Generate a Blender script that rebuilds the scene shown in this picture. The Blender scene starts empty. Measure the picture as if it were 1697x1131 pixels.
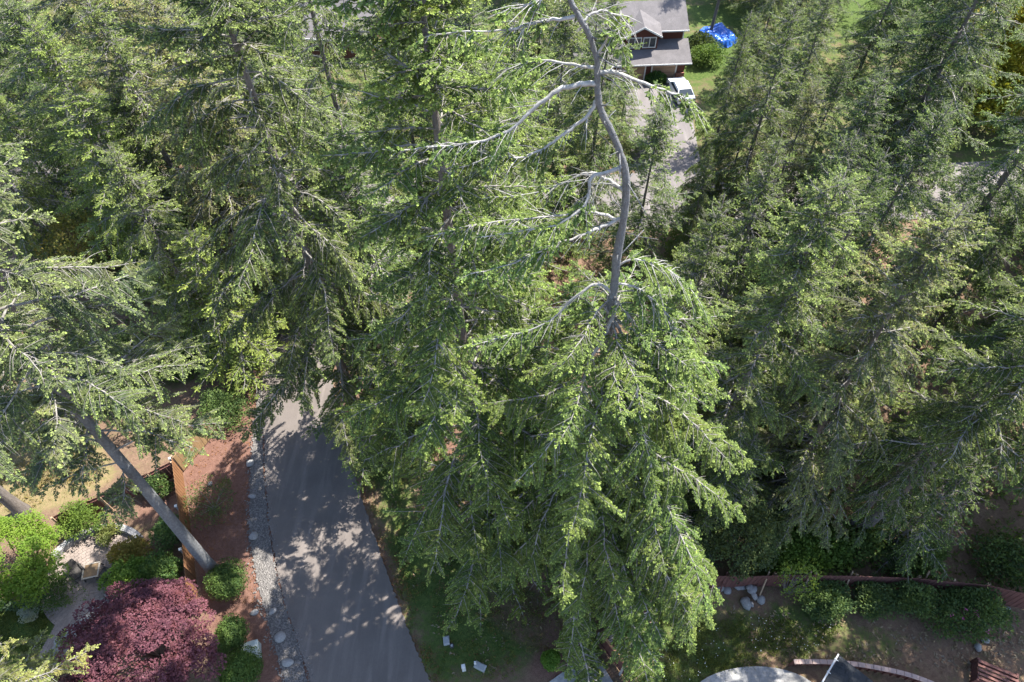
import bpy, math, random
import numpy as np
from mathutils import Vector, Matrix, noise

# ------------------------------------------------------------------ camera, sky, sun, exposure
SC = bpy.context.scene
COL = SC.collection
R = math.radians
CAM_Z, PITCH, FOC = 40.0, 51.5, 1131.0
cam = bpy.data.cameras.new('camera')
cam.sensor_width = 36.0
cam.lens = 36.0 * FOC / 1697.0
cam.clip_end = 2000.0
camo = bpy.data.objects.new('camera', cam)
COL.objects.link(camo)
camo.location = (0, 0, CAM_Z)
camo.rotation_euler = (R(90 - PITCH), 0, 0)
SC.camera = camo

SUN_AZ = Vector((0.83, 0.56, 0)).normalized()
SUN_EL = 57.0
world = bpy.data.worlds.new('World')
SC.world = world
world.use_nodes = True
wn = world.node_tree
sky = wn.nodes.new('ShaderNodeTexSky')
sky.sky_type = 'NISHITA'
sky.sun_disc = False
sky.sun_elevation = R(SUN_EL)
sky.sun_rotation = math.atan2(SUN_AZ.x, SUN_AZ.y)
bg = wn.nodes['Background']
bg.inputs[1].default_value = 0.138
wn.links.new(sky.outputs[0], bg.inputs[0])
sl = bpy.data.lights.new('sun', 'SUN')
sl.energy = 5.0
sl.angle = R(0.5)
sl.color = (1.0, 0.95, 0.86)
slo = bpy.data.objects.new('sun', sl)
COL.objects.link(slo)
sd = Vector((SUN_AZ.x * math.cos(R(SUN_EL)), SUN_AZ.y * math.cos(R(SUN_EL)), math.sin(R(SUN_EL))))
slo.rotation_euler = sd.to_track_quat('Z', 'Y').to_euler()
slo.location = (30, 20, 80)
SC.view_settings.view_transform = 'Standard'
SC.view_settings.look = 'None'
SC.view_settings.exposure = 1.6
SC.view_settings.gamma = 1.0
SC.cycles.use_light_tree = False
SC.cycles.debug_use_spatial_splits = True
SC.cycles.max_bounces = 3
SC.cycles.diffuse_bounces = 2
SC.cycles.transmission_bounces = 2
SC.cycles.glossy_bounces = 2
SC.cycles.use_denoising = True

# ------------------------------------------------------------------ survey: photo sight lines to places on the ground
_f = Vector((0, math.cos(R(PITCH)), -math.sin(R(PITCH))))
_u = Vector((0, math.sin(R(PITCH)), math.cos(R(PITCH))))
def ray(px, py):
    return _f + Vector((1, 0, 0)) * ((px - 848.5) / FOC) + _u * ((565.5 - py) / FOC)
def gp(px, py, z=0.0):
    d = ray(px, py)
    return Vector((0, 0, CAM_Z)) + d * ((z - CAM_Z) / d.z)
def yp(px, py, Y):
    d = ray(px, py)
    return Vector((0, 0, CAM_Z)) + d * (Y / d.y)

# ------------------------------------------------------------------ materials
M = {}
def newmat(name):
    m = bpy.data.materials.new(name)
    m.use_nodes = True
    nt = m.node_tree
    b = nt.nodes['Principled BSDF']
    return m, nt, b
def N(nt, typ, **kw):
    n = nt.nodes.new(typ)
    for k, v in kw.items():
        setattr(n, k, v)
    return n
def mixc(nt, fac, a, b, bt='MIX'):
    n = N(nt, 'ShaderNodeMix', data_type='RGBA', blend_type=bt)
    for s, v in ((0, fac), (6, a), (7, b)):
        if isinstance(v, bpy.types.NodeSocket):
            nt.links.new(v, n.inputs[s])
        elif s == 0:
            n.inputs[0].default_value = v
        else:
            n.inputs[s].default_value = (*v[:3], 1)
    return n.outputs[2]
def tex(nt, scale, detail=4, rough=0.6, coord='Object', stretch=None, dist=0.0):
    tc = N(nt, 'ShaderNodeTexCoord')
    src = tc.outputs[coord]
    if stretch:
        mp = N(nt, 'ShaderNodeMapping')
        mp.inputs['Scale'].default_value = stretch
        nt.links.new(src, mp.inputs[0])
        src = mp.outputs[0]
    n = N(nt, 'ShaderNodeTexNoise')
    n.inputs['Scale'].default_value = scale
    n.inputs['Detail'].default_value = detail
    n.inputs['Roughness'].default_value = rough
    n.inputs['Distortion'].default_value = dist
    nt.links.new(src, n.inputs['Vector'])
    return n.outputs[0]
def ramp(nt, src, lo, hi):
    n = N(nt, 'ShaderNodeMapRange')
    n.inputs[1].default_value = lo
    n.inputs[2].default_value = hi
    n.interpolation_type = 'SMOOTHSTEP'
    nt.links.new(src, n.inputs[0])
    return n.outputs[0]
def bump(nt, b, src, strength, dist=0.02):
    n = N(nt, 'ShaderNodeBump')
    n.inputs['Strength'].default_value = strength
    n.inputs['Distance'].default_value = dist
    nt.links.new(src, n.inputs['Height'])
    nt.links.new(n.outputs[0], b.inputs['Normal'])
def plain(name, c1, c2, scale=6.0, rough=0.8, bstr=0.3, stretch=None, fine=None, coord='Object', metal=0.0, bdist=0.02, spec=0.3):
    m, nt, b = newmat(name)
    t = tex(nt, scale, 5, 0.65, coord, stretch)
    c = mixc(nt, ramp(nt, t, 0.3, 0.7), c1, c2)
    if fine:
        t2 = tex(nt, fine, 3, 0.7, coord, stretch)
        c = mixc(nt, ramp(nt, t2, 0.35, 0.75), c, tuple(x * 0.6 for x in c1))
        t = t2
    nt.links.new(c, b.inputs['Base Color'])
    b.inputs['Roughness'].default_value = rough
    b.inputs['Metallic'].default_value = metal
    b.inputs['Specular IOR Level'].default_value = spec
    if bstr:
        bump(nt, b, t, bstr, bdist)
    M[name] = m
    return m

def foliage_mat(name, tipc, trans=0.28, rough=0.55, dark=1.0, spec=0.12):
    m, nt, b = newmat(name)
    oi = N(nt, 'ShaderNodeObjectInfo')
    at = N(nt, 'ShaderNodeAttribute', attribute_name='tip')
    t = tex(nt, 1.1, 3, 0.6)
    c = mixc(nt, ramp(nt, t, 0.35, 0.7), oi.outputs['Color'], mixc(nt, 1.0, oi.outputs['Color'], (1.45, 1.25, 0.9), 'MULTIPLY'))
    c = mixc(nt, 1.0, c, (dark, dark, dark * 0.95), 'MULTIPLY')
    c = mixc(nt, at.outputs['Fac'], c, mixc(nt, 0.6, mixc(nt, 1.0, oi.outputs['Color'], (1.7, 1.6, 1.3), 'MULTIPLY'), tipc))
    nt.links.new(c, b.inputs['Base Color'])
    b.inputs['Roughness'].default_value = rough
    b.inputs['Specular IOR Level'].default_value = spec
    tr = N(nt, 'ShaderNodeBsdfTranslucent')
    nt.links.new(mixc(nt, 1.0, c, (1.25, 1.3, 0.7), 'MULTIPLY'), tr.inputs['Color'])
    mx = N(nt, 'ShaderNodeMixShader')
    mx.inputs[0].default_value = trans
    nt.links.new(b.outputs[0], mx.inputs[1])
    nt.links.new(tr.outputs[0], mx.inputs[2])
    nt.links.new(mx.outputs[0], nt.nodes['Material Output'].inputs[0])
    M[name] = m
    return m

foliage_mat('needles', (0.42, 0.53, 0.13), 0.24, dark=0.72)
foliage_mat('leaves', (0.28, 0.36, 0.08), 0.35, 0.5)
foliage_mat('litter', (0.2, 0.12, 0.08), 0.0, 0.9)
foliage_mat('maple_leaves', (0.29, 0.125, 0.16), 0.3, 0.5)
plain('branch_wood', (0.30, 0.283, 0.26), (0.14, 0.13, 0.118), 5, 0.9, 0)
plain('limb_pale', (0.46, 0.445, 0.425), (0.22, 0.21, 0.195), 7, 0.9, 0.8, None, 25)
plain('bark', (0.22, 0.195, 0.18), (0.13, 0.11, 0.10), 3.0, 0.95, 0.9, (3, 3, 0.45), 9.0, bdist=0.06)
plain('bark_pale', (0.265, 0.27, 0.28), (0.145, 0.15, 0.158), 5.0, 0.95, 1.0, (2, 2, 1.2), 16.0, bdist=0.08)
plain('bark_red', (0.16, 0.09, 0.07), (0.09, 0.055, 0.045), 4.0, 0.9, 0.6, (2, 2, 0.6))
plain('fence_orange', (0.25, 0.125, 0.058), (0.15, 0.075, 0.038), 1.6, 0.75, 0.3, (6, 6, 0.5))
plain('fence_tan', (0.36, 0.24, 0.12), (0.24, 0.155, 0.08), 1.6, 0.8, 0.3, (6, 6, 0.5))
plain('fence_red', (0.17, 0.075, 0.062), (0.105, 0.048, 0.042), 1.6, 0.8, 0.3, (5, 5, 0.6))
plain('cedar_cap', (0.52, 0.29, 0.15), (0.4, 0.21, 0.11), 4, 0.7, 0.2)
plain('weathered_wood', (0.42, 0.40, 0.40), (0.27, 0.25, 0.25), 3, 0.85, 0.3, (1, 6, 6))
plain('raw_wood', (0.42, 0.3, 0.2), (0.3, 0.21, 0.14), 3, 0.8, 0.2)
plain('white_paint', (0.6, 0.6, 0.59), (0.54, 0.54, 0.53), 8, 0.5, 0.05)
plain('utility_green', (0.42, 0.47, 0.45), (0.34, 0.39, 0.37), 8, 0.5, 0.1)
plain('utility_grey', (0.3, 0.31, 0.32), (0.24, 0.25, 0.26), 8, 0.5, 0.1)
plain('dark_metal', (0.05, 0.048, 0.046), (0.03, 0.03, 0.03), 8, 0.5, 0.1)
plain('dark_fabric', (0.07, 0.065, 0.062), (0.045, 0.042, 0.04), 12, 0.9, 0.2)
plain('table_top', (0.22, 0.15, 0.085), (0.15, 0.10, 0.06), 10, 0.5, 0.2)
plain('table_rim', (0.4, 0.36, 0.3), (0.32, 0.28, 0.24), 10, 0.5, 0.1)
plain('stone', (0.34, 0.33, 0.325), (0.2, 0.2, 0.2), 5, 0.85, 0.6, None, 22)
plain('pale_stone', (0.3, 0.295, 0.28), (0.17, 0.17, 0.168), 5, 0.8, 0.5)
plain('paver', (0.31, 0.255, 0.225), (0.20, 0.165, 0.15), 1.4, 0.85, 0.3, None, 16)
plain('paver_wall', (0.32, 0.31, 0.31), (0.2, 0.2, 0.205), 3, 0.9, 0.4)
plain('pink_cap', (0.4, 0.3, 0.27), (0.32, 0.24, 0.22), 4, 0.8, 0.2)
plain('concrete', (0.36, 0.355, 0.35), (0.25, 0.246, 0.24), 0.9, 0.85, 0.15, None, 7, bdist=0.01)
plain('gravel_stone', (0.15, 0.138, 0.132), (0.085, 0.08, 0.078), 7, 0.85, 0.3)
plain('siding_red', (0.105, 0.034, 0.025), (0.08, 0.026, 0.02), 3, 0.7, 0.1)
plain('garage_tan', (0.30, 0.2, 0.135), (0.26, 0.17, 0.115), 2, 0.6, 0.05)
plain('brick_red', (0.2, 0.085, 0.06), (0.13, 0.06, 0.05), 9, 0.85, 0.4)
plain('shingle_grey', (0.165, 0.153, 0.157), (0.115, 0.107, 0.11), 1.2, 0.9, 0.4, None, 14)
plain('shingle_dark', (0.045, 0.05, 0.058), (0.03, 0.033, 0.038), 2.2, 0.9, 0.5, None, 18)
plain('tarp_blue', (0.025, 0.14, 0.55), (0.012, 0.075, 0.36), 1.2, 0.35, 0.5, None, None, bdist=0.08, spec=0.5)
plain('car_white', (0.75, 0.76, 0.77), (0.72, 0.73, 0.74), 1, 0.25, 0.0, spec=0.5)
plain('rubber', (0.03, 0.03, 0.03), (0.02, 0.02, 0.02), 5, 0.8, 0.1)
plain('terracotta', (0.45, 0.2, 0.11), (0.36, 0.15, 0.08), 5, 0.7, 0.1)
m, nt, b = newmat('glass_dark')
b.inputs['Base Color'].default_value = (0.03, 0.04, 0.05, 1)
b.inputs['Roughness'].default_value = 0.08
M['glass_dark'] = m
m, nt, b = newmat('flower_white')
b.inputs['Base Color'].default_value = (0.75, 0.75, 0.7, 1)
M['flower_white'] = m
m, nt, b = newmat('flower_pink')
b.inputs['Base Color'].default_value = (0.5, 0.06, 0.28, 1)
M['flower_pink'] = m

# asphalt
def asphalt(name, c1, c2):
    m, nt, b = newmat(name)
    t1 = tex(nt, 0.5, 4, 0.6)
    t2 = tex(nt, 28, 3, 0.8)
    t3 = tex(nt, 1.2, 4, 0.6, 'Object', (1.6, 0.18, 1))
    c = mixc(nt, ramp(nt, t1, 0.3, 0.7), c1, c2)
    c = mixc(nt, ramp(nt, t3, 0.45, 0.75), c, tuple(x * 1.25 for x in c2))
    c = mixc(nt, ramp(nt, t2, 0.45, 0.8), c, tuple(x * 0.6 for x in c1))
    t4 = tex(nt, 5.0, 5, 0.75)
    c = mixc(nt, ramp(nt, t4, 0.66, 0.8), c, (0.2, 0.12, 0.08))
    nt.links.new(c, b.inputs['Base Color'])
    b.inputs['Roughness'].default_value = 0.9
    bump(nt, b, t2, 0.5, 0.01)
    M[name] = m
asphalt('asphalt_lane', (0.115, 0.098, 0.089), (0.14, 0.12, 0.109))
asphalt('asphalt_street', (0.125, 0.112, 0.11), (0.15, 0.135, 0.132))

# ground: weights painted per vertex = what grows or lies there
m, nt, b = newmat('ground')
at = N(nt, 'ShaderNodeAttribute', attribute_name='cover')
sep = N(nt, 'ShaderNodeSeparateColor')
nt.links.new(at.outputs['Color'], sep.inputs[0])
n1 = tex(nt, 0.9, 6, 0.7)
n2 = tex(nt, 4.5, 5, 0.75)
n3 = tex(nt, 22, 4, 0.8)
soil = mixc(nt, ramp(nt, n2, 0.35, 0.7), (0.15, 0.098, 0.068), (0.235, 0.155, 0.108))
soil = mixc(nt, ramp(nt, n3, 0.45, 0.7), soil, (0.085, 0.06, 0.045))
green = mixc(nt, ramp(nt, n2, 0.35, 0.65), (0.046, 0.082, 0.02), (0.09, 0.12, 0.034))
green = mixc(nt, ramp(nt, n3, 0.5, 0.72), green, (0.035, 0.055, 0.016))
mul = mixc(nt, ramp(nt, n2, 0.3, 0.7), (0.14, 0.078, 0.06), (0.21, 0.122, 0.094))
mul = mixc(nt, ramp(nt, n3, 0.42, 0.7), mul, (0.11, 0.055, 0.042))
dry = mixc(nt, ramp(nt, n2, 0.35, 0.7), (0.235, 0.175, 0.10), (0.15, 0.14, 0.06))
dry = mixc(nt, ramp(nt, n3, 0.5, 0.75), dry, (0.16, 0.12, 0.06))
def soft(w, amt):
    a = N(nt, 'ShaderNodeMath', operation='ADD')
    nt.links.new(w, a.inputs[0])
    s = N(nt, 'ShaderNodeMath', operation='MULTIPLY_ADD')
    nt.links.new(n1, s.inputs[0])
    s.inputs[1].default_value = amt
    s.inputs[2].default_value = -amt * 0.5
    s2 = N(nt, 'ShaderNodeMath', operation='MULTIPLY_ADD')
    nt.links.new(n2, s2.inputs[0])
    s2.inputs[1].default_value = amt * 0.8
    nt.links.new(s.outputs[0], s2.inputs[2])
    nt.links.new(s2.outputs[0], a.inputs[1])
    return ramp(nt, a.outputs[0], 0.5 + amt * 0.15, 0.9 + amt * 0.15)
c = mixc(nt, soft(sep.outputs[0], 0.9), soil, green)
c = mixc(nt, soft(sep.outputs[1], 0.5), c, mul)
c = mixc(nt, soft(sep.outputs[2], 0.6), c, dry)
nt.links.new(c, b.inputs['Base Color'])
b.inputs['Roughness'].default_value = 0.95
b.inputs['Specular IOR Level'].default_value = 0.1
bump(nt, b, n3, 0.9, 0.05)
M['ground'] = m

# ------------------------------------------------------------------ object helpers
def tag(o, label=None, cat=None, group=None, kind=None):
    if label: o['label'] = label
    if cat: o['category'] = cat
    if group: o['group'] = group
    if kind: o['kind'] = kind
    return o
def empty(name, loc=(0, 0, 0), rz=0.0, parent=None):
    o = bpy.data.objects.new(name, None)
    o.empty_display_size = 0.3
    COL.objects.link(o)
    o.location = loc
    o.rotation_euler = (0, 0, rz)
    o.parent = parent
    return o
class MB:
    def __init__(s):
        s.v, s.f, s.m = [], [], []
    def add(s, vs, fs, mi=0, mat=None):
        k = len(s.v)
        for p in vs:
            p = Vector(p)
            s.v.append(tuple(mat @ p) if mat else tuple(p))
        for f in fs:
            s.f.append(tuple(i + k for i in f))
            s.m.append(mi)
        return s
    def box(s, a, b, mi=0, mat=None):
        x0, y0, z0 = a
        x1, y1, z1 = b
        vs = [(x0, y0, z0), (x1, y0, z0), (x1, y1, z0), (x0, y1, z0), (x0, y0, z1), (x1, y0, z1), (x1, y1, z1), (x0, y1, z1)]
        fs = [(0, 3, 2, 1), (4, 5, 6, 7), (0, 1, 5, 4), (1, 2, 6, 5), (2, 3, 7, 6), (3, 0, 4, 7)]
        return s.add(vs, fs, mi, mat)
    def bar(s, p, q, w, h=None, mi=0):
        p, q = Vector(p), Vector(q)
        h = h or w
        d = q - p
        mat = Matrix.Translation(p) @ d.to_track_quat('X', 'Z').to_matrix().to_4x4()
        return s.box((0, -w / 2, -h / 2), (d.length, w / 2, h / 2), mi, mat)
    def tube(s, pts, rad, n=8, mi=0, cap=True):
        pts = [Vector(p) for p in pts]
        vs, fs = [], []
        ref = Vector((1, 0, 0))
        for i, p in enumerate(pts):
            d = (pts[min(i + 1, len(pts) - 1)] - pts[max(i - 1, 0)]).normalized()
            a = ref - d * ref.dot(d)
            if a.length < 1e-3:
                a = Vector((0, 1, 0)) - d * d.y
            a.normalize()
            ref = a
            bb = d.cross(a)
            for k in range(n):
                t = 2 * math.pi * k / n
                vs.append(p + (a * math.cos(t) + bb * math.sin(t)) * rad[i])
        for i in range(len(pts) - 1):
            for k in range(n):
                k2 = (k + 1) % n
                fs.append((i * n + k, i * n + k2, (i + 1) * n + k2, (i + 1) * n + k))
        if cap:
            fs.append(tuple(range(n))[::-1])
            fs.append(tuple((len(pts) - 1) * n + k for k in range(n)))
        return s.add(vs, fs, mi)
    def mesh(s, name, mats, smooth=False):
        me = bpy.data.meshes.new(name)
        me.from_pydata(s.v, [], s.f)
        for m in (mats if isinstance(mats, (list, tuple)) else [mats]):
            me.materials.append(M[m])
        if any(s.m):
            me.polygons.foreach_set('material_index', s.m)
        if smooth:
            me.polygons.foreach_set('use_smooth', [True] * len(me.polygons))
        me.update()
        return me
    def build(s, name, mats, parent=None, smooth=False, loc=None):
        return link(name, s.mesh(name, mats, smooth), parent, loc)
def link(name, me, parent=None, loc=None, rot=None, scale=None):
    o = bpy.data.objects.new(name, me)
    COL.objects.link(o)
    o.parent = parent
    if loc is not None: o.location = loc
    if rot is not None: o.rotation_euler = rot
    if scale is not None: o.scale = scale
    return o
def tri_mesh(name, V, T, mats, mi=None, tip=None, smooth_wood=False):
    me = bpy.data.meshes.new(name)
    V = np.asarray(V, dtype=np.float32)
    T = np.asarray(T, dtype=np.int32)
    me.vertices.add(len(V))
    me.vertices.foreach_set('co', V.ravel())
    me.loops.add(len(T) * 3)
    me.loops.foreach_set('vertex_index', T.ravel())
    me.polygons.add(len(T))
    me.polygons.foreach_set('loop_start', np.arange(0, len(T) * 3, 3, dtype=np.int32))
    me.polygons.foreach_set('loop_total', np.full(len(T), 3, dtype=np.int32))
    for m in mats:
        me.materials.append(M[m])
    if mi is not None:
        me.polygons.foreach_set('material_index', np.asarray(mi, dtype=np.int32))
        if smooth_wood:
            me.polygons.foreach_set('use_smooth', np.asarray(mi) == 1)
    if tip is not None:
        a = me.attributes.new('tip', 'FLOAT', 'POINT')
        a.data.foreach_set('value', np.asarray(tip, dtype=np.float32))
    me.update(calc_edges=True)
    return me

# ------------------------------------------------------------------ ground sheet
def in_poly(P, poly):
    x, y = P[:, 0], P[:, 1]
    ins = np.zeros(len(P), bool)
    j = len(poly) - 1
    for i in range(len(poly)):
        xi, yi = poly[i]
        xj, yj = poly[j]
        c = ((yi > y) != (yj > y)) & (x < (xj - xi) * (y - yi) / (yj - yi + 1e-12) + xi)
        ins ^= c
        j = i
    return ins
def gpoly(pts):
    return [(gp(*p).x, gp(*p).y) for p in pts]
far = [600, 400, 250, 150, 110, 85]
gx = np.array([-f for f in far] + list(np.arange(-62, 62.01, 0.4)) + far[::-1])
gy = np.array([-400, -150, -60, -25] + list(np.arange(-6, 92.01, 0.4)) + [100, 130, 200, 350, 700])
GX, GY = np.meshgrid(gx, gy)
P2 = np.stack([GX.ravel(), GY.ravel()], 1)
def soften(mask, it=2):
    g = mask.reshape(GX.shape).astype(float)
    for _ in range(it):
        p = np.pad(g, 1, mode='edge')
        g = (p[:-2, 1:-1] + p[2:, 1:-1] + p[1:-1, :-2] + p[1:-1, 2:] + p[1:-1, 1:-1]) / 5
    return g.ravel()
grass_w = np.where(P2[:, 1] > 53, 0.55, 0.28)
for poly, w in (
    ([(640, 880), (700, 840), (800, 900), (900, 1000), (900, 1090), (720, 1140), (690, 1050), (660, 960)], 0.68),
    ([(600, 740), (660, 760), (700, 850), (650, 900), (625, 850)], 0.62),
    ([(1010, 1060), (1100, 1010), (1200, 1010), (1260, 1060), (1230, 1110), (1140, 1150), (1060, 1150)], 0.6),
    ([(1180, 1000), (1400, 1020), (1520, 1060), (1480, 1100), (1250, 1100)], 0.5),
    ([(1280, 990), (1400, 1010), (1390, 1050), (1290, 1045)], 0.65),
    ([(-40, 1005), (95, 1010), (80, 1060), (50, 1110), (-40, 1110)], 1.0),
    ([(1138, 128), (1160, 128), (1230, 110), (1240, 60), (1130, 60)], 1.0),
    ([(1400, 60), (1530, 60), (1530, -10), (1380, -10)], 1.0),
    ([(1150, 40), (1240, 40), (1240, 10), (1140, 10)], 0.75),
    ([(1240, 960), (1420, 940), (1380, 860), (1240, 860)], 0.8),
    ([(70, 440), (420, 420), (430, 390), (60, 395)], 0.8),
    ([(230, 640), (300, 640), (420, 560), (400, 480), (250, 560)], 0.6)):
    s = soften(in_poly(P2, gpoly(poly)), 3)
    grass_w = grass_w * (1 - s) + w * s
mul_w = np.zeros(len(P2))
for poly, w in (
    ([(300, 760), (350, 700), (430, 590), (445, 590), (445, 800), (475, 990), (525, 1140), (380, 1140), (330, 1000), (312, 880)], 1.0),
    ([(560, 600), (575, 620), (600, 780), (650, 930), (700, 1040), (680, 1040), (630, 940), (585, 790)], 0.75),
    ([(180, 480), (250, 480), (260, 440), (190, 440)], 1.0),
    ([(640, 720), (760, 700), (900, 820), (800, 860), (690, 820)], 0.62),
    ([(800, 960), (900, 980), (960, 1080), (890, 1100), (800, 1040)], 0.6),
    ([(200, 880), (300, 860), (310, 780), (240, 790)], 0.7),
    ([(880, 1060), (990, 1050), (950, 1140), (860, 1140)], 0.7)):
    s = soften(in_poly(P2, gpoly(poly)), 2)
    mul_w = np.maximum(mul_w, w * s)
dry_w = np.zeros(len(P2))
for poly, w in (([(-80, 840), (30, 860), (110, 840), (200, 790), (150, 700), (-80, 700)], 1.0), ([(1380, 960), (1500, 1060), (1700, 1090), (1700, 1020), (1480, 1010)], 0.35)):
    s = soften(in_poly(P2, gpoly(poly)), 3)
    dry_w = np.maximum(dry_w, w * s)
nx, ny = len(gx), len(gy)
GZ = np.array([0.05 * noise.noise(Vector((x * 0.35, y * 0.35, 0.3))) + 0.03 * noise.noise(Vector((x * 1.1, y * 1.1, 4.3))) for x, y in P2]) - 0.05
idx = np.arange(nx * ny).reshape(ny, nx)
quads = np.stack([idx[:-1, :-1], idx[:-1, 1:], idx[1:, 1:], idx[1:, :-1]], -1).reshape(-1, 4)
T = np.concatenate([quads[:, [0, 1, 2]], quads[:, [0, 2, 3]]])
me = tri_mesh('ground', np.column_stack([P2, GZ]), T, ['ground'])
me.polygons.foreach_set('use_smooth', np.ones(len(T), bool))
ca = me.attributes.new('cover', 'FLOAT_COLOR', 'POINT')
ca.data.foreach_set('color', np.column_stack([grass_w, mul_w, dry_w, np.ones(len(P2))]).astype(np.float32).ravel())
tag(link('ground', me), 'bare soil, needle litter and patchy grass under the firs', 'ground', kind='structure')

def catmull(pts, n=8):
    pts = [Vector(p) for p in pts]
    out = []
    for i in range(len(pts) - 1):
        p0, p1, p2, p3 = pts[max(i - 1, 0)], pts[i], pts[i + 1], pts[min(i + 2, len(pts) - 1)]
        for k in range(n):
            t = k / n
            out.append(0.5 * ((2 * p1) + (p2 - p0) * t + (2 * p0 - 5 * p1 + 4 * p2 - p3) * t * t + (3 * p1 - p0 - 3 * p2 + p3) * t ** 3))
    out.append(pts[-1])
    return out
def strip(name, left, right, z, mat, jag=0.0, thick=0.0, cols=6):
    random.seed(name)
    n = max(len(left), len(right))
    mb = MB()
    vs, fs = [], []
    for i in range(n):
        a, b_ = Vector(left[i]), Vector(right[i])
        ac = (b_ - a).normalized()
        a, b_ = a + ac * random.uniform(-jag, jag), b_ + ac * random.uniform(-jag, jag)
        for k in range(cols + 1):
            p = a.lerp(b_, k / cols)
            vs.append((p.x, p.y, z))
    for i in range(n - 1):
        for k in range(cols):
            q = i * (cols + 1) + k
            fs.append((q, q + 1, q + cols + 2, q + cols + 1))
    mb.add(vs, fs)
    return mb.build(name, mat)
# lane
laneL = catmull([gp(560, 1290), gp(515, 1131), gp(497, 1075), gp(470, 990), gp(450, 890), gp(441, 800), gp(437, 700), gp(435, 610), gp(440, 500), gp(445, 380)], 26)
laneR = catmull([gp(770, 1290), gp(713, 1131), gp(688, 1072), gp(660, 1000), gp(628, 910), gp(598, 820), gp(570, 730), gp(553, 640), gp(540, 520), gp(520, 380)], 26)
tag(strip('lane', laneL, laneR, 0.03, 'asphalt_lane', 0.07), kind='structure')
# cross street, apron
stL = [Vector((x, 43.6 + 0.0012 * (x - 5) ** 2 + 0.8 * math.sin(x / 17), 0)) for x in range(-120, 121, 3)]
stR = [Vector((p.x, p.y + 7.6, 0)) for p in stL]
tag(strip('street', stL, stR, 0.036, 'asphalt_street', 0.05), kind='structure')
tag(strip('house_driveway', [Vector((11.5, 50 + i * 1.9, 0)) for i in range(10)], [Vector((17.6 + 0.12 * i, 50 + i * 1.9, 0)) for i in range(10)], 0.042, 'asphalt_street', 0.03), kind='structure')

# ------------------------------------------------------------------ foliage generators
class Fol:
    """collects folded needle/leaf blades and thin wood"""
    def __init__(s):
        s.b, s.d, s.s, s.l, s.w, s.t = [], [], [], [], [], []
        s.wv, s.wt = [], []
        s.nw = 0
    def blade(s, b, d, side, l, w, t):
        s.b.append(b); s.d.append(d); s.s.append(side); s.l.append(l); s.w.append(w); s.t.append(t)
    def tube(s, pts, rad, n):
        mb = MB().tube(pts, rad, n, 0, False)
        k = s.nw
        s.wv.extend(mb.v)
        for f in mb.f:
            s.wt.append((f[0] + k, f[1] + k, f[2] + k))
            s.wt.append((f[0] + k, f[2] + k, f[3] + k))
        s.nw += len(mb.v)
    def arrays(s, rng, fold=0.28):
        n = len(s.b)
        if n:
            b = np.array([tuple(p) for p in s.b]); d = np.array([tuple(p) for p in s.d]); sd_ = np.array([tuple(p) for p in s.s])
            l = np.array(s.l)[:, None]; w = np.array(s.w)[:, None]; t = np.array(s.t)
            d /= np.linalg.norm(d, axis=1, keepdims=True) + 1e-9
            sd_ -= d * (d * sd_).sum(1, keepdims=True)
            sd_ /= np.linalg.norm(sd_, axis=1, keepdims=True) + 1e-9
            nn = np.cross(d, sd_)
            nn *= np.sign(nn[:, 2:3] + 1e-6)
            V = np.empty((n, 4, 3))
            V[:, 0] = b
            V[:, 1] = b + d * l * 0.5 + sd_ * w * 0.5 - nn * w * fold
            V[:, 2] = b + d * l
            V[:, 3] = b + d * l * 0.5 - sd_ * w * 0.5 - nn * w * fold
            base = np.arange(n)[:, None] * 4
            T = np.concatenate([base + np.array([0, 1, 2]), base + np.array([0, 2, 3])])
            tip = np.repeat(t, 4)
            V = V.reshape(-1, 3)
        else:
            V = np.zeros((0, 3)); T = np.zeros((0, 3), int); tip = np.zeros(0)
        mi = np.zeros(len(T), int)
        if s.nw:
            T = np.concatenate([T, np.array(s.wt) + len(V)])
            mi = np.concatenate([mi, np.ones(len(s.wt), int)])
            V = np.concatenate([V, np.array(s.wv)])
            tip = np.concatenate([tip, np.zeros(s.nw)])
        return V, T.astype(int), mi, tip

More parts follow.
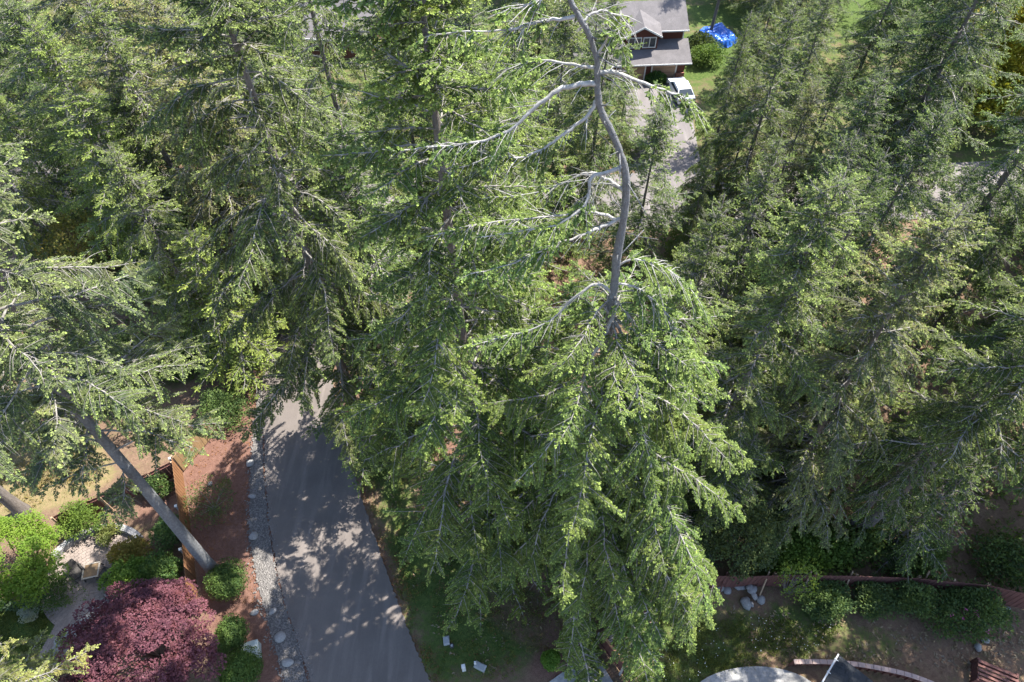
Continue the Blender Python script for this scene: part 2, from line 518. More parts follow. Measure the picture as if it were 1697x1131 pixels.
UP = Vector((0, 0, 1))
def branch_arrays(seed, axis, r0=0.05, ds=0.14, dt=0.075, bl=0.2, bw=0.06, side_shoots=True, fol0=0.28, hang=0.3, sec=0.34, tipp=0.55, bare=0.0, limb_sides=6, tsize=1.0, dead=1.0):
    rnd = random.Random(seed)
    axis = [Vector(p) for p in axis]
    L = sum((axis[i + 1] - axis[i]).length for i in range(len(axis) - 1))
    F = Fol()
    n = len(axis)
    F.tube(axis, [r0 * (1 - 0.85 * i / (n - 1)) + 0.004 for i in range(n)], limb_sides)
    cum = [0.0]
    for i in range(n - 1):
        cum.append(cum[-1] + (axis[i + 1] - axis[i]).length)
    def at_(s):
        for i in range(n - 1):
            if s <= cum[i + 1] or i == n - 2:
                t = (s - cum[i]) / max(cum[i + 1] - cum[i], 1e-6)
                return axis[i].lerp(axis[i + 1], min(t, 1)), (axis[i + 1] - axis[i]).normalized()
    def twig(p, d, l, tipv):
        """one leafy shoot: needled stem and a pale new tip"""
        side = d.cross(UP)
        if side.length < 0.2:
            side = Vector((rnd.uniform(-1, 1), rnd.uniform(-1, 1), 0))
        side = side.normalized() + UP * rnd.uniform(-0.5, 0.5)
        w = bw * rnd.uniform(0.8, 1.3)
        F.blade(p, d, side, l * 1.05, w, 0.25 * tipv * rnd.random())
        e = p + d * l * 0.8
        if rnd.random() < tipp:
            tipv = min(1.0, tipv * 1.3)
            F.blade(e, d + Vector((rnd.uniform(-.6, .6), rnd.uniform(-.6, .6), rnd.uniform(-.7, .3))), side.cross(d) + side * rnd.uniform(-.6, .6), bl * 0.42 * rnd.uniform(0.7, 1.2) * tsize, w * 1.25 * tsize, tipv * rnd.uniform(0.6, 1))
            F.blade(e, d + Vector((rnd.uniform(-.3, .3), rnd.uniform(-.3, .3), rnd.uniform(-.5, .1))), side, bl * 0.5 * rnd.uniform(0.7, 1.2) * tsize, w * 1.15 * tsize, tipv)
        if side_shoots:
            for q in (-1, 1):
                if rnd.random() < 0.8:
                    k = rnd.uniform(0.25, 0.7)
                    dd = d * 0.8 + side * q * 0.75 + UP * rnd.uniform(-0.3, 0.1)
                    F.blade(p + d * l * k, dd, side + UP * 0.3, l * rnd.uniform(0.4, 0.65), w * 0.9, tipv * rnd.random() * 0.9)
    def secondary(p0, d, l2, sag, wood=1.0):
        m_ = max(3, int(l2 / 0.2))
        pts = [p0]
        cur = d.normalized()
        for i in range(m_):
            cur = (cur + Vector((rnd.uniform(-.12, .12), rnd.uniform(-.12, .12), -sag / m_ * rnd.uniform(0.5, 1.5)))).normalized()
            pts.append(pts[-1] + cur * (l2 / m_))
        F.tube(pts, [0.011 * (1 - 0.7 * i / m_) * (0.6 + 0.5 * min(l2, 2)) for i in range(m_ + 1)], 3)
        if rnd.random() < bare:
            return
        u = rnd.uniform(0.04, 0.12)
        while u < l2:
            k = u / l2 * m_
            i = min(int(k), m_ - 1)
            p = pts[i].lerp(pts[i + 1], k - i)
            dd = (pts[i + 1] - pts[i]).normalized()
            sv = dd.cross(UP)
            sv = sv.normalized() if sv.length > 0.1 else Vector((1, 0, 0))
            tv = rnd.random() * (0.35 + 0.65 * u / l2)
            for q in (-1, 1):
                if rnd.random() < 0.88:
                    l3 = bl * (0.55 + 0.9 * (1 - u / l2)) * rnd.uniform(0.7, 1.25) * min(1.0, 0.5 + l2)
                    d3 = (dd * rnd.uniform(0.5, 0.9) + sv * q * rnd.uniform(0.5, 0.9) + UP * rnd.uniform(-0.45, 0.15)).normalized()
                    twig(p, d3, l3, tv)
            u += dt * rnd.uniform(0.7, 1.3)
        twig(pts[-1], cur, bl, rnd.uniform(0.5, 1))
    s = fol0 * L * rnd.uniform(0.8, 1.1)
    while s < L:
        t = s / L
        p, tg = at_(s)
        sv = tg.cross(UP)
        sv = sv.normalized() if sv.length > 0.1 else Vector((0, 1, 0))
        gap = rnd.random() < 0.12
        for q in (-1, 1):
            if not gap and rnd.random() < 0.88:
                g = min(1.0, 0.45 + (t - fol0 * 0.8) / 0.25)
                l2 = (sec * L * (1 - t) ** 0.75 * g + 0.16) * (rnd.uniform(0.35, 1.1) if rnd.random() < 0.8 else rnd.uniform(1.1, 1.75))
                a = R(rnd.uniform(25, 75))
                d = tg * math.cos(a) + sv * q * math.sin(a) + UP * rnd.uniform(-0.45, 0.2)
                secondary(p, d, l2, hang * rnd.uniform(0.4, 1.5) * (0.4 + l2))
        if not gap and rnd.random() < 0.8:
            for _ in range(2):
                d = (tg * rnd.uniform(0.4, 1) + sv * rnd.uniform(-0.7, 0.7) + UP * rnd.uniform(0.1, 0.5)).normalized()
                twig(p + tg * rnd.uniform(0, ds), d, bl * rnd.uniform(0.7, 1.2), rnd.random())
        s += ds * rnd.uniform(0.5, 1.5)
    p, tg = at_(L * 0.999)
    secondary(p, tg, 0.3, 0.1)
    # a few dead twigs on the bare inner part
    for _ in range(int((4 + 2.5 * L) * dead)):
        s = rnd.uniform(0.05, fol0 + 0.4) * L
        p, tg = at_(s)
        sv = tg.cross(UP).normalized()
        d = (tg * 0.6 + sv * rnd.uniform(-1, 1) + UP * rnd.uniform(-0.5, 0.3)).normalized()
        l = rnd.uniform(0.25, 0.95)
        F.tube([p, p + d * l * 0.5, p + d * l + UP * rnd.uniform(-0.2, 0.02)], [0.012, 0.009, 0.005], 3)
    return F.arrays(rnd)

def limb_axis(seed, L, rise, droop, up_tip, n=11):
    rnd = random.Random(seed)
    pts = []
    wob = rnd.uniform(-0.14, 0.14)
    w2 = rnd.uniform(0, 6.28)
    for i in range(n + 1):
        t = i / n
        x = L * t
        z = L * (rise * t - droop * t * t + up_tip * t ** 4)
        k = L * 0.012 * min(1, 4 * t)
        y = L * (wob * t * t + 0.03 * math.sin(6 * t + w2)) + k * rnd.uniform(-1, 1)
        pts.append((x, y, z + k * rnd.uniform(-1, 1)))
    return pts

SIZES = (1.0, 1.8, 2.8, 4.0, 5.4, 7.0)
HI, LO = {}, {}
def get_branch(kind, size_i, var, store, hi):
    key = (kind, size_i, var)
    if key in store:
        return store[key]
    L = SIZES[size_i]
    sd_ = hash((kind == 'droopy', size_i, var, hi)) % 99991
    rise, droop, upt = {'fir': (0.16, 0.36, 0.12), 'upper': (0.34, 0.3, 0.1), 'droopy': (0.14, 0.62, 0.06), 'flat': (0.08, 0.2, 0.06)}[kind]
    ax = limb_axis(sd_, L, rise + 0.05 * (var - 1), droop, upt)
    hang = {'fir': 0.4, 'upper': 0.25, 'droopy': 0.75, 'flat': 0.25}[kind]
    if hi:
        a = branch_arrays(sd_, ax, 0.008 * L + 0.010, 0.16, 0.074, 0.18, 0.058, True, 0.12 if kind == 'upper' else 0.26, hang, tipp=0.8, bare=0.12, tsize=0.95)
    else:
        a = branch_arrays(sd_, ax, 0.008 * L + 0.012, 0.25, 0.12, 0.24, 0.076, False, 0.06 if kind == 'upper' else 0.15, hang, limb_sides=4, tsize=0.85, tipp=0.85, bare=0.13)
    store[key] = a
    return a
HI_MESH = {}
def hi_mesh(kind, size_i, var):
    key = (kind, size_i, var)
    if key not in HI_MESH:
        V, T, mi, tip = get_branch(kind, size_i, var, HI, True)
        HI_MESH[key] = tri_mesh('branch', V, T, ['needles', 'branch_wood'], mi, tip, True)
    return HI_MESH[key]
def pick_size(L, lo=0, hi=5):
    i = min(range(6), key=lambda k: abs(math.log(L / SIZES[k])))
    return max(lo, min(hi, i))

def layout(seed, H, z0, rad, per_m, kind, skip=None, kt=0.72):
    """branches of one conifer: height, direction, length, pitch"""
    rnd = random.Random(seed)
    out = []
    z, az = z0, rnd.uniform(0, 6.28)
    while z < H - 0.25:
        az += 2.399 + rnd.uniform(-0.5, 0.5)
        t = (z - z0) / (H - z0)
        L = rad(t) * rnd.uniform(0.66, 1.15)
        if not (skip and skip(z, az, rnd)):
            pitch = -8 + 40 * max(0, t - 0.35) + rnd.uniform(-7, 7)
            k = 'upper' if t > kt else kind
            out.append((z, az, max(L, 0.35), pitch, k, rnd.randrange(3), rnd.choice((-1, 1)), rnd.uniform(-16, 16)))
        z += (1.0 / per_m) * rnd.uniform(0.5, 1.5) * (0.5 if t > 0.8 else 0.75 if t > 0.6 else 1.0)
    return out
def bmat(spec, axis_xy=None):
    z, az, L, pitch, k, var, mir, roll = spec
    si = pick_size(L)
    sc = L / SIZES[si]
    o = Vector((0, 0, z)) if axis_xy is None else axis_xy(z)
    return si, Matrix.Translation(o) @ Matrix.Rotation(az, 4, 'Z') @ Matrix.Rotation(-R(pitch), 4, 'Y') @ Matrix.Rotation(R(roll), 4, 'X') @ Matrix.Diagonal((sc, sc * mir, sc, 1))

def cone_profile(rmax, top=0.25, bulge=0.8, low=0.8):
    def f(t):
        if t < 0.12:
            return rmax * (low + (1 - low) * t / 0.12)
        return top + (rmax - top) * max(0.0, 1 - (t - 0.12) / 0.88) ** bulge
    return f
def trunk_mesh(H, r0, seed, bend=0.25, mat='bark', path=None):
    rnd = random.Random(seed)
    if path is None:
        a, b_ = rnd.uniform(0, 6.28), rnd.uniform(0, 6.28)
        path = lambda z: Vector((bend * math.sin(z / H * 3.1 + a) - bend * math.sin(a), bend * math.sin(z / H * 2.6 + b_) - bend * math.sin(b_), z))
    zs = [-0.3, 0.15, 0.6, 1.5] + [H * k / 16 for k in range(2, 17)]
    rs = []
    for z in zs:
        fl = 0.45 * math.exp(-max(z, 0) / 0.5)
        rs.append(r0 * (1 + fl) * max(0.03, (1 - z / H)) ** 0.95 + 0.012)
    mb = MB().tube([path(z) for z in zs], rs, 12)
    return mb.mesh('trunk', mat, True), path

def conifer_near(name, label, base, H, z0, rmax, color, seed, kind='fir', per_m=3.0, r0=0.45, bulge=0.8, skip=None, path=None, mat='bark', group=None, extra=None, bend=0.25, low=0.8, prof=None):
    t = empty(name, base)
    tag(t, label, 'tree', group)
    me, path = trunk_mesh(H, r0, seed, bend, mat, path)
    link('trunk', me, t)
    cr = empty('crown', (0, 0, 0), 0, t)
    rnd = random.Random(seed + 5)
    specs = layout(seed, H, z0, prof or cone_profile(rmax, 0.3, bulge, low), per_m, kind, skip)
    specs += [(z, R(a), L, p, kind, i % 3, 1, rnd.uniform(-15, 15)) for i, (z, a, L, p) in enumerate(extra or [])]
    for sp in specs:
        si, mt = bmat(sp, path)
        o = link('branch', hi_mesh(sp[4], si, sp[5]), cr)
        o.matrix_basis = mt
        v = rnd.uniform(0.8, 1.2)
        o.color = (color[0] * v * rnd.uniform(0.92, 1.1), color[1] * v, color[2] * v * rnd.uniform(0.9, 1.1), 1)
    return t, cr
CROWNS = {}
def crown_proto(key, H, z0, rmax, seed, kind, per_m, bulge, low=0.8):
    if key in CROWNS:
        return CROWNS[key]
    Vs, Ts, Ms, Ps = [], [], [], []
    k = 0
    for sp in layout(seed, H, z0, cone_profile(rmax, 0.3, bulge, low), per_m, kind):
        si, mt = bmat(sp)
        V, T, mi, tip = get_branch(sp[4], si, sp[5], LO, False)
        A = np.array(mt)
        Vs.append(V @ A[:3, :3].T + A[:3, 3])
        Ts.append((T[:, ::-1] if sp[6] < 0 else T) + k)
        Ms.append(mi)
        Ps.append(tip)
        k += len(V)
    CROWNS[key] = tri_mesh('crown', np.concatenate(Vs), np.concatenate(Ts), ['needles', 'branch_wood'], np.concatenate(Ms), np.concatenate(Ps))
    return CROWNS[key]
TRUNKS = {}
PROTO = {  # key: H, z0, rmax, seed, kind, per_m, bulge
    'tall_a': (28, 4, 5.0, 11, 'fir', 3.9, 0.62), 'tall_b': (28, 6, 4.6, 12, 'droopy', 3.4, 0.6), 'tall_c': (30, 8, 4.8, 13, 'flat', 3.0, 0.5),
    'mid_a': (20, 1.5, 4.8, 14, 'fir', 4.4, 0.82), 'mid_b': (20, 2, 4.3, 15, 'droopy', 4.6, 0.92), 'mid_c': (19, 2.5, 4.5, 16, 'flat', 4.2, 0.8),
    'young_a': (12, 0.8, 2.8, 17, 'fir', 6.0, 0.9), 'young_b': (11, 0.8, 3.0, 18, 'flat', 5.6, 0.8)}
def conifer(name, label, base, H, proto, color, seed, group='conifers of the wood', wid=1.0, mat='bark', lean=0):
    t = empty(name, base)
    tag(t, label, 'tree', group)
    pH, z0, rmax, ps, kind, pm, bul = PROTO[proto]
    rnd = random.Random(seed)
    rz = rnd.uniform(0, 6.28)
    if proto not in TRUNKS:
        TRUNKS[proto] = trunk_mesh(pH, 0.0095 * pH, ps, 0.0, 'bark')[0]
    k = H / pH
    t.rotation_euler = (R(rnd.uniform(-2, 2)), R(rnd.uniform(-2, 2) + lean), rz)
    o = link('trunk', TRUNKS[proto], t, scale=(k, k, k))
    o = link('crown', crown_proto(proto, pH, z0, rmax, ps, kind, pm, bul), t, scale=(k * wid, k * wid, k))
    o.color = (*color, 1)
    return t

# colours of the needles (older growth)
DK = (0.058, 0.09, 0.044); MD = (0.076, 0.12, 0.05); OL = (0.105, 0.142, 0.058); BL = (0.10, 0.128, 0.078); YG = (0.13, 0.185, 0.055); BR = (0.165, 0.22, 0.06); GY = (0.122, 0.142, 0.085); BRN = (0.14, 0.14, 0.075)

# ------------------------------------------------------------------ the main fir in the middle
def main_fir():
    base = Vector((3.3, 14.3, 0))
    Y = 14.3
    ctrl = [Vector((0, 0, -0.3)), Vector((0.05, 0, 8)), Vector((0.0, 0.05, 17))]
    for px, py in ((1017, 480), (1022, 430), (1034, 360), (1038, 300), (1026, 250), (1012, 215), (994, 180), (990, 140), (988, 95), (972, 50), (945, 0), (930, -60), (920, -130)):
        ctrl.append(yp(px, py, Y) - base)
    pts = catmull(ctrl, 5)
    def path(z):
        for i in range(len(pts) - 1):
            if pts[i + 1].z >= z:
                t = (z - pts[i].z) / max(pts[i + 1].z - pts[i].z, 1e-6)
                return pts[i].lerp(pts[i + 1], max(0, min(1, t)))
        return pts[-1]
    H = pts[-1].z
    def prof(t):
        z = 4 + t * (H - 4)
        if z < 7: return 7.9
        return max(1.2, 7.9 - (z - 7) * 0.285)
    def skip(z, az, rnd):
        a = math.degrees(az) % 360
        if z > 24.5: return True
        if z < 9 and 165 < a < 262: return True
        if z > 21 and rnd.random() < 0.15: return True
        return False
    t = empty('tall_fir', base)
    tag(t, 'tall fir with kinked pale grey trunk bare of needles near its top, in the middle', 'tree')
    zs = [-0.3, 0.15, 0.6, 1.5, 3, 6, 9, 12, 15, 18, 20, 22] + [23 + 0.4 * k for k in range(int((H - 23) / 0.4))]
    rs = [0.335 * (1 + 0.45 * math.exp(-max(z, 0) / 0.5)) * max(0.02, 1 - z / (H + 3)) ** 0.85 for z in zs]
    rs = [max(0.03, r * (1 + 0.06 * math.sin(z * 2.7))) for r, z in zip(rs, zs)]
    rk = random.Random(3)
    zs = zs[:12] + [23 + 0.16 * k for k in range(int((H - 23) / 0.16))]
    rs = [0.335 * (1 + 0.45 * math.exp(-max(z, 0) / 0.5)) * max(0.02, 1 - z / (H + 3)) ** 0.85 for z in zs]
    rs = [max(0.03, r * (1 + 0.07 * math.sin(z * 2.7) + rk.uniform(-.05, .05))) for r, z in zip(rs, zs)]
    jit = [path(z) + Vector((rk.uniform(-.012, .012), rk.uniform(-.012, .012), 0)) for z in zs]
    tm = MB().tube(jit, rs, 16)
    for _ in range(46):
        z = rk.uniform(19, H - 1)
        a = rk.uniform(0, 6.28)
        r = 0.335 * max(0.02, 1 - z / (H + 3)) ** 0.85
        d = Vector((math.cos(a), math.sin(a), rk.uniform(-.3, .5)))
        l = rk.uniform(0.08, 0.3) if rk.random() < 0.6 else rk.uniform(0.4, 1.1)
        p = path(z) + d * r * 0.8
        w = rk.uniform(.012, .026)
        tm.tube([p, p + d * l * .5, p + d * l + Vector((rk.uniform(-.1, .1), rk.uniform(-.1, .1), rk.uniform(-.15, .1)))], [w, w * .8, w * .45], 5)
    tm.build('trunk', 'bark_pale', t, True)
    cr = empty('crown', (0, 0, 0), 0, t)
    rnd = random.Random(71)
    col = (0.10, 0.16, 0.055)
    def paint(o):
        v = rnd.uniform(0.8, 1.2)
        o.color = (col[0] * v * rnd.uniform(0.92, 1.15), col[1] * v, col[2] * v, 1)
    for sp in layout(1907, H, 3.5, prof, 4.2, 'fir', skip, 2.0):
        sp = list(sp)
        if sp[0] < 19: sp[4] = 'droopy' if rnd.random() < 0.7 else 'fir'
        sp[3] -= 4
        si, mt = bmat(sp, path)
        o = link('branch', hi_mesh(sp[4], si, sp[5]), cr)
        o.matrix_basis = mt
        paint(o)
    for k in range(26):
        sp = (10 + 14.6 * (k + rnd.random()) / 26, R(rnd.uniform(220, 320)), rnd.uniform(1.4, 3.4), rnd.uniform(-14, 6), 'fir', k % 3, 1, rnd.uniform(-15, 15))
        si, mt = bmat(sp, path)
        o = link('branch', hi_mesh('fir', si, k % 3), cr)
        o.matrix_basis = mt
        paint(o)
    for k, (z, a, L, p) in enumerate(((14, 303, 8.0, -12), (12, 300, 7.4, -10), (16.2, 312, 7.6, -10), (10, 322, 7.6, -6), (14.5, 276, 5.8, -14), (17, 332, 6.6, -6), (20, 335, 5.2, 0), (18.4, 350, 6.0, -2), (15, 322, 7.4, -8), (21.5, 0, 4.2, 2), (22.4, 320, 3.6, 0), (11, 316, 7.8, -8), (9, 335, 7.2, -6))):
        si, mt = bmat((z, R(a), L, p + 4, 'droopy', k % 3, 1 if k % 2 else -1, rnd.uniform(-12, 12)), path)
        o = link('branch', hi_mesh('droopy', si, k % 3), cr)
        o.matrix_basis = mt
        paint(o)
    # the limbs of the open top, one by one: sight points, drift towards the camera, thickness, start of needles
    limbs = [
        ([(989, 122), (1022, 121), (1058, 134), (1100, 149), (1138, 168), (1165, 195)], -0.2, 0.055, 0.42, 0.20),
        ([(990, 139), (960, 140), (925, 150), (893, 173), (868, 197), (835, 222), (770, 240), (700, 245), (655, 252)], -0.8, 0.065, 0.46, 0.16),
        ([(990, 166), (975, 190), (945, 214), (908, 240), (868, 259), (810, 262), (745, 285)], -0.9, 0.05, 0.34, 0.22),
        ([(952, 28), (915, 33), (880, 40), (830, 50), (770, 53), (705, 62)], -0.6, 0.04, 0.2, 0.20),
        ([(1037, 273), (1008, 285), (980, 293), (976, 325), (962, 346), (925, 372), (870, 382), (800, 395)], -1.3, 0.06, 0.36, 0.22),
        ([(1036, 318), (1018, 306), (998, 293), (975, 288), (940, 300), (880, 322), (800, 330)], 0.6, 0.045, 0.42, 0.24),
        ([(1029, 362), (1002, 374), (980, 384), (950, 396), (905, 412), (840, 440), (780, 455)], -1.2, 0.055, 0.4, 0.22),
        ([(1030, 368), (1008, 358), (975, 352), (930, 357), (880, 362), (790, 372), (700, 395)], -0.4, 0.045, 0.35, 0.22),
        ([(1019, 495), (1020, 515), (1000, 560), (976, 602), (960, 642), (942, 690), (905, 745), (855, 800)], -3.2, 0.075, 0.42, 0.24),
        ([(1003, 508), (1025, 545), (1045, 590), (1055, 640), (1062, 700), (1078, 770), (1090, 850)], -3.4, 0.06, 0.4, 0.22),
        ([(1018, 490), (990, 470), (945, 500), (900, 540), (830, 560), (760, 575)], -0.9, 0.05, 0.4, 0.24),
        ([(1024, 440), (1055, 430), (1095, 440), (1135, 470), (1172, 520)], -0.4, 0.03, 0.1, 0.36),
        ([(1020, 470), (1060, 480), (1105, 520), (1140, 580), (1160, 640)], -1.2, 0.035, 0.1, 0.36),
        ([(988, 90), (1010, 60), (1024, 52), (1034, 90)], -0.2, 0.03, 0.5, 0.25),
        ([(965, 35), (990, 20), (1020, 25), (1050, 50)], 0.5, 0.03, 0.35, 0.3),
        ([(940, -5), (905, -2), (870, 10), (825, 22)], -0.3, 0.035, 0.3, 0.25),
        ([(990, 115), (950, 108), (900, 100), (850, 110), (800, 130)], 1.2, 0.04, 0.35, 0.3),
    ]
    for i, (pp, drift, r0, fol0, sec) in enumerate(limbs):
        n = len(pp)
        ax = catmull([yp(px, py, Y + drift * (k / (n - 1)) ** 1.2) - base for k, (px, py) in enumerate(pp)], 4)
        jr = random.Random(900 + i)
        ax = [p + Vector((jr.uniform(-1, 1), jr.uniform(-1, 1), jr.uniform(-1, 1))) * 0.028 * (0 if k == 0 else 1) for k, p in enumerate(ax)]
        V, T, mi, tip = branch_arrays(500 + i, ax, r0, 0.15, 0.085, 0.17, 0.058, True, fol0, 0.7, sec, 0.6, 0.12, dead=1.9)
        o = link('branch', tri_mesh('branch', V, T, ['needles', 'limb_pale'], mi, tip, True), cr)
        paint(o)
main_fir()

def base_of(kind, px, py, H):
    if kind == 'at':
        p = Vector((px, py, 0))
    elif kind == 'base':
        p = gp(px, py)
    else:
        p = gp(px, py, H)
    return Vector((p.x, p.y, 0))

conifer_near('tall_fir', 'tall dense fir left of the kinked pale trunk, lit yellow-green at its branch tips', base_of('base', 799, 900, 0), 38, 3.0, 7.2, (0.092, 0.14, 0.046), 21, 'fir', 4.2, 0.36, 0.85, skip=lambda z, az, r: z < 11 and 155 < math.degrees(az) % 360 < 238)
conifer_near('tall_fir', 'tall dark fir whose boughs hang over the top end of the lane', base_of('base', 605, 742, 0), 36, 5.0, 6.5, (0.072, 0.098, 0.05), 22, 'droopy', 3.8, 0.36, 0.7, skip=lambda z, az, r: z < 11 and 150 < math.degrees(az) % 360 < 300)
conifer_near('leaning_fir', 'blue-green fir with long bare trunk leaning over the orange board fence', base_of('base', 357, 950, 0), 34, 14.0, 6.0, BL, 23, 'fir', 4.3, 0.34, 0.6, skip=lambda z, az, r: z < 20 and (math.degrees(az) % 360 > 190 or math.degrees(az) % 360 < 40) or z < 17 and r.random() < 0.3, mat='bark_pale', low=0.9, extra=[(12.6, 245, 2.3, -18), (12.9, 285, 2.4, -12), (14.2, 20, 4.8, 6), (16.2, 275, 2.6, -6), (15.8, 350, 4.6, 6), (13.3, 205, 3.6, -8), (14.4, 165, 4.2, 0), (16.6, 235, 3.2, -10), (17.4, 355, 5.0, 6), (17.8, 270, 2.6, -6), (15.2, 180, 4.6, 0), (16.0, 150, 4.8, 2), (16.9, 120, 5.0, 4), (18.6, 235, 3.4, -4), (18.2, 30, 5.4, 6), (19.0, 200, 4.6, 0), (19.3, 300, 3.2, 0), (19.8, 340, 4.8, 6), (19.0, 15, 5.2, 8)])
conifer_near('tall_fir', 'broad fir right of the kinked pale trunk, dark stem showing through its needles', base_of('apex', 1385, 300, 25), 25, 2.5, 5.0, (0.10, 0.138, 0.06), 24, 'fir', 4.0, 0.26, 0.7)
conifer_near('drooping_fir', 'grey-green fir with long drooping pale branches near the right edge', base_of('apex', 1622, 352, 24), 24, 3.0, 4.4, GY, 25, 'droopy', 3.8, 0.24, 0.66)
conifer_near('tall_fir', 'dark green fir reaching over the red board fence at lower right', base_of('base', 1418, 890, 0), 29, 6.5, 5.6, (0.082, 0.112, 0.046), 26, 'fir', 3.4, 0.3, 0.7, skip=lambda z, az, r: z < 13 and 195 < math.degrees(az) % 360 < 350)

